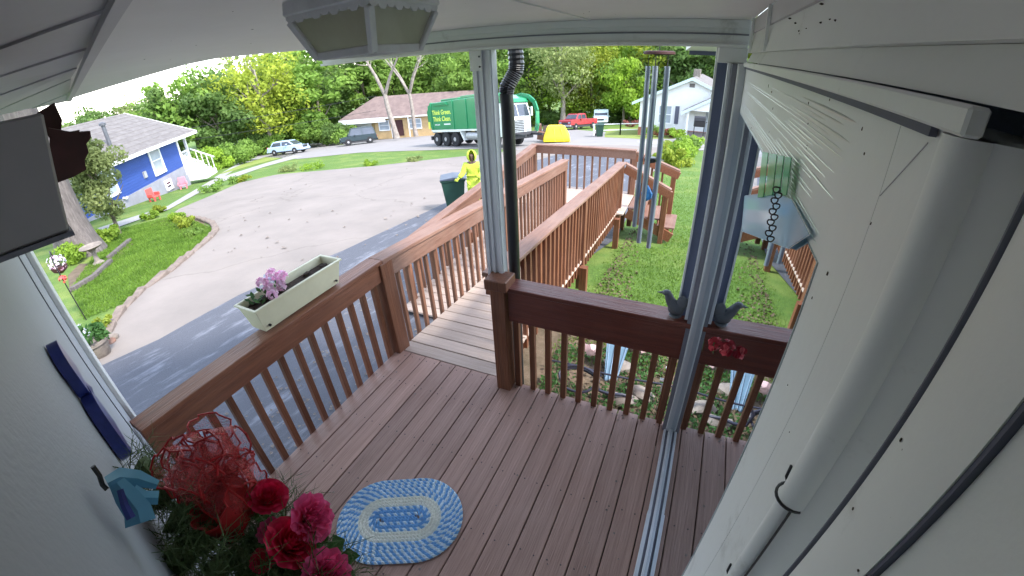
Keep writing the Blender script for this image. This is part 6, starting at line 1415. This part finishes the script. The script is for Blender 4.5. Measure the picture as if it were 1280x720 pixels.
for i in range(12):
    px = 655+i*15+random.uniform(-5, 5); shrub(px, 158, 2.4, random.uniform(2.0, 4.0), random.choice(['leaf_green', 'leaf_dark', 'leaf_dark', 'leaf_lime']), (ORDB[i]+' bush from the left behind the pickup and the van'), 2400, .15, dist=66+random.uniform(-2, 3), group='bushes behind the pickup and the van')
# ------------------------------------------------------------------ garden things at the left
bb = thing('bird_bath', 'pale stone bird bath at the foot of the big tree trunk', 'bird bath', G(124, 330))
c = G(124, 330); MB().lathe([(.14, 0), (.15, .04), (.07, .10), (.05, .22), (.06, .34), (.10, .40)], 16, c).build('pedestal', 'stone', bb, True)
MB().lathe([(.07, .40), (.22, .44), (.28, .49), (.27, .51), (.22, .48), (.05, .45)], 20, c).build('basin', 'stone', bb, True)
for i, (a, b, lb) in enumerate((((90, 362), (118, 345), 'weathered timber edging the flower bed, nearest the house corner'), ((118, 345), (138, 326), 'weathered timber edging the flower bed below the bird bath'), ((136, 322), (162, 300), 'weathered timber edging the flower bed, right of the bird bath'))):
    q = MB(); q.bar(G(*a, .06), G(*b, .06), .12, .10); tag(q.build('timber_edging', 'bark', bevel=.01), lb, 'timber')
# pots by the wall corner
def pot(px, py, r, h, m, label, plant='leaf_plant', n=500):
    c = G(px, py); t = thing('flower_pot', label, 'flower pot', c); MB().lathe([(r*.6, 0), (r*.72, .02), (r*.98, h*.85), (r*1.08, h*.86), (r*1.08, h), (r*.95, h), (r*.9, h*.88)], 18, c).build('pot', m, t, True)
    MB().lathe([(r*.9, h*.85), (r*.9, h*.87)], 14, c).build('pot_soil', 'soil', t)
    me = crown_mesh('plant', plant, int(px), n, r*1.25, h*1.1, .035, clumps=10); o = bpy.data.objects.new('plant', me); C.objects.link(o); o.location = c+Vector((0, 0, h*.8)); put(o, t); return t
pot(127, 446, .19, .27, 'stone', 'large grey flower pot with pale plants by the left wall corner')
for i, (px, py, r, m, lb) in enumerate(((143, 425, .10, 'stone', 'round whitish stone behind the grey flower pot'), (140, 430, .08, 'worn_rail_wood', 'tan stone between the grey pot and the drive'), (118, 433, .10, 'pink_stone', 'pinkish stone left of the grey flower pot'))):
    p = G(px, py); o = MB().blob((p.x, p.y, p.z+r*.5), (r, r*.9, r*.7), i, .15, 2).build('garden_stone', m, None, True); tag(o, lb, 'stone')
shrub(108, 428, .26, .34, 'petal_white', 'pale silvery plant beside the grey flower pot', 500, .035, name='silver_plant', cat='plant')
shrub(132, 412, .2, .22, 'leaf_yellow', 'small yellowish plant behind the flower pot', 400, .03, name='small_plant', cat='plant')
hk = thing('shepherd_hook', 'thin black garden hook with hanging baskets at the far left', 'garden hook', G(108, 400)); c = G(108, 400)
MB().tube([c, c+Vector((0, 0, 1.05)), c+Vector((-.04, .02, 1.18)), c+Vector((-.14, .05, 1.22)), c+Vector((-.2, .07, 1.12))], .010, 6).build('hook_rod', 'black_metal', hk, True)
hb_ = thing('hanging_basket', 'hanging basket of white and pink flowers on the black garden hook', 'flowers', c+Vector((-.2, .07, .9)))
MB().lathe([(.03, 0), (.11, .05), (.13, .12), (.12, .12)], 14, c+Vector((-.2, .07, .82))).build('basket', 'brown_wood', hb_, True)
for m, dx_ in (('petal_white', 0), ('petal_lilac', .06), ('leaf_plant', -.05)):
    q = MB(); petals(q, c+Vector((-.2+dx_, .07, 1.0)), .13, 60, int(dx_*100)+9, .035); q.build('blossoms', m, hb_)
q = MB(); petals(q, c+Vector((.03, .0, .78)), .06, 40, 4, .03); tag(q.build('red_blossoms', 'red_toy'), 'small red flower cluster on the black garden hook', 'flowers')
# utility wires crossing above the blue house
for k, (za, zb_) in enumerate(((1.0, 3.2), (.2, 2.6))):
    a = pt(60, 190+k*12, 40); b = pt(470, 120+k*18, 56); P_ = [a.lerp(b, s)-Vector((0, 0, 1.2*4*s*(1-s)*.4)) for s in np.linspace(0, 1, 16)]; q = MB(); q.tube(P_, .02, 4); tag(q.build('utility_wire', 'black_metal'), ('upper' if k == 0 else 'lower')+' utility wire stretched across above the blue house', 'wire')
# scattered leaves on the drive and deck
def drop(label, region, n, size, m, seed, z=0):
    rr = random.Random(seed); V = []; F = []
    for i in range(n):
        p = region(rr); a = rr.uniform(0, 6.28); s = size*rr.uniform(.5, 1.3); d = Vector((math.cos(a), math.sin(a), 0))*s; e = Vector((-d.y, d.x, 0))*.5; u_ = Vector((0, 0, s*.25))
        V += [p, p+d*.5+e+u_, p+d, p+d*.5-e+u_]; F.append((4*i, 4*i+1, 4*i+2, 4*i+3))
    me = bpy.data.meshes.new('dry_leaves'); me.from_pydata([tuple(v) for v in V], [], F); me.materials.append(MT[m]); o = bpy.data.objects.new('dry_leaves', me); C.objects.link(o); o['kind'] = 'stuff'; tag(o, label, 'leaves')
def r1(rr): p = G(rr.uniform(250, 590), rr.uniform(212, 330)); p.z += .045; return p
drop('dry brown leaves scattered over the concrete drive', r1, 90, .09, 'stone', 1)
def r2(rr): return Vector((rr.uniform(-3.8, -2.2), rr.uniform(.3, 4), 0)) if 0 else (lambda x, y: Vector((x, y, gz(x, y)+.05)))(rr.uniform(-4.2, -2.2), rr.uniform(.2, 5))
drop('pale leaf scraps and petals on the dark asphalt by the deck', r2, 420, .035, 'stone', 2)
def r3(rr): return Vector((rr.uniform(-2, .1), rr.uniform(.3, 2.05), .003))
drop('tiny leaf crumbs on the deck boards', r3, 60, .014, 'stone', 3)
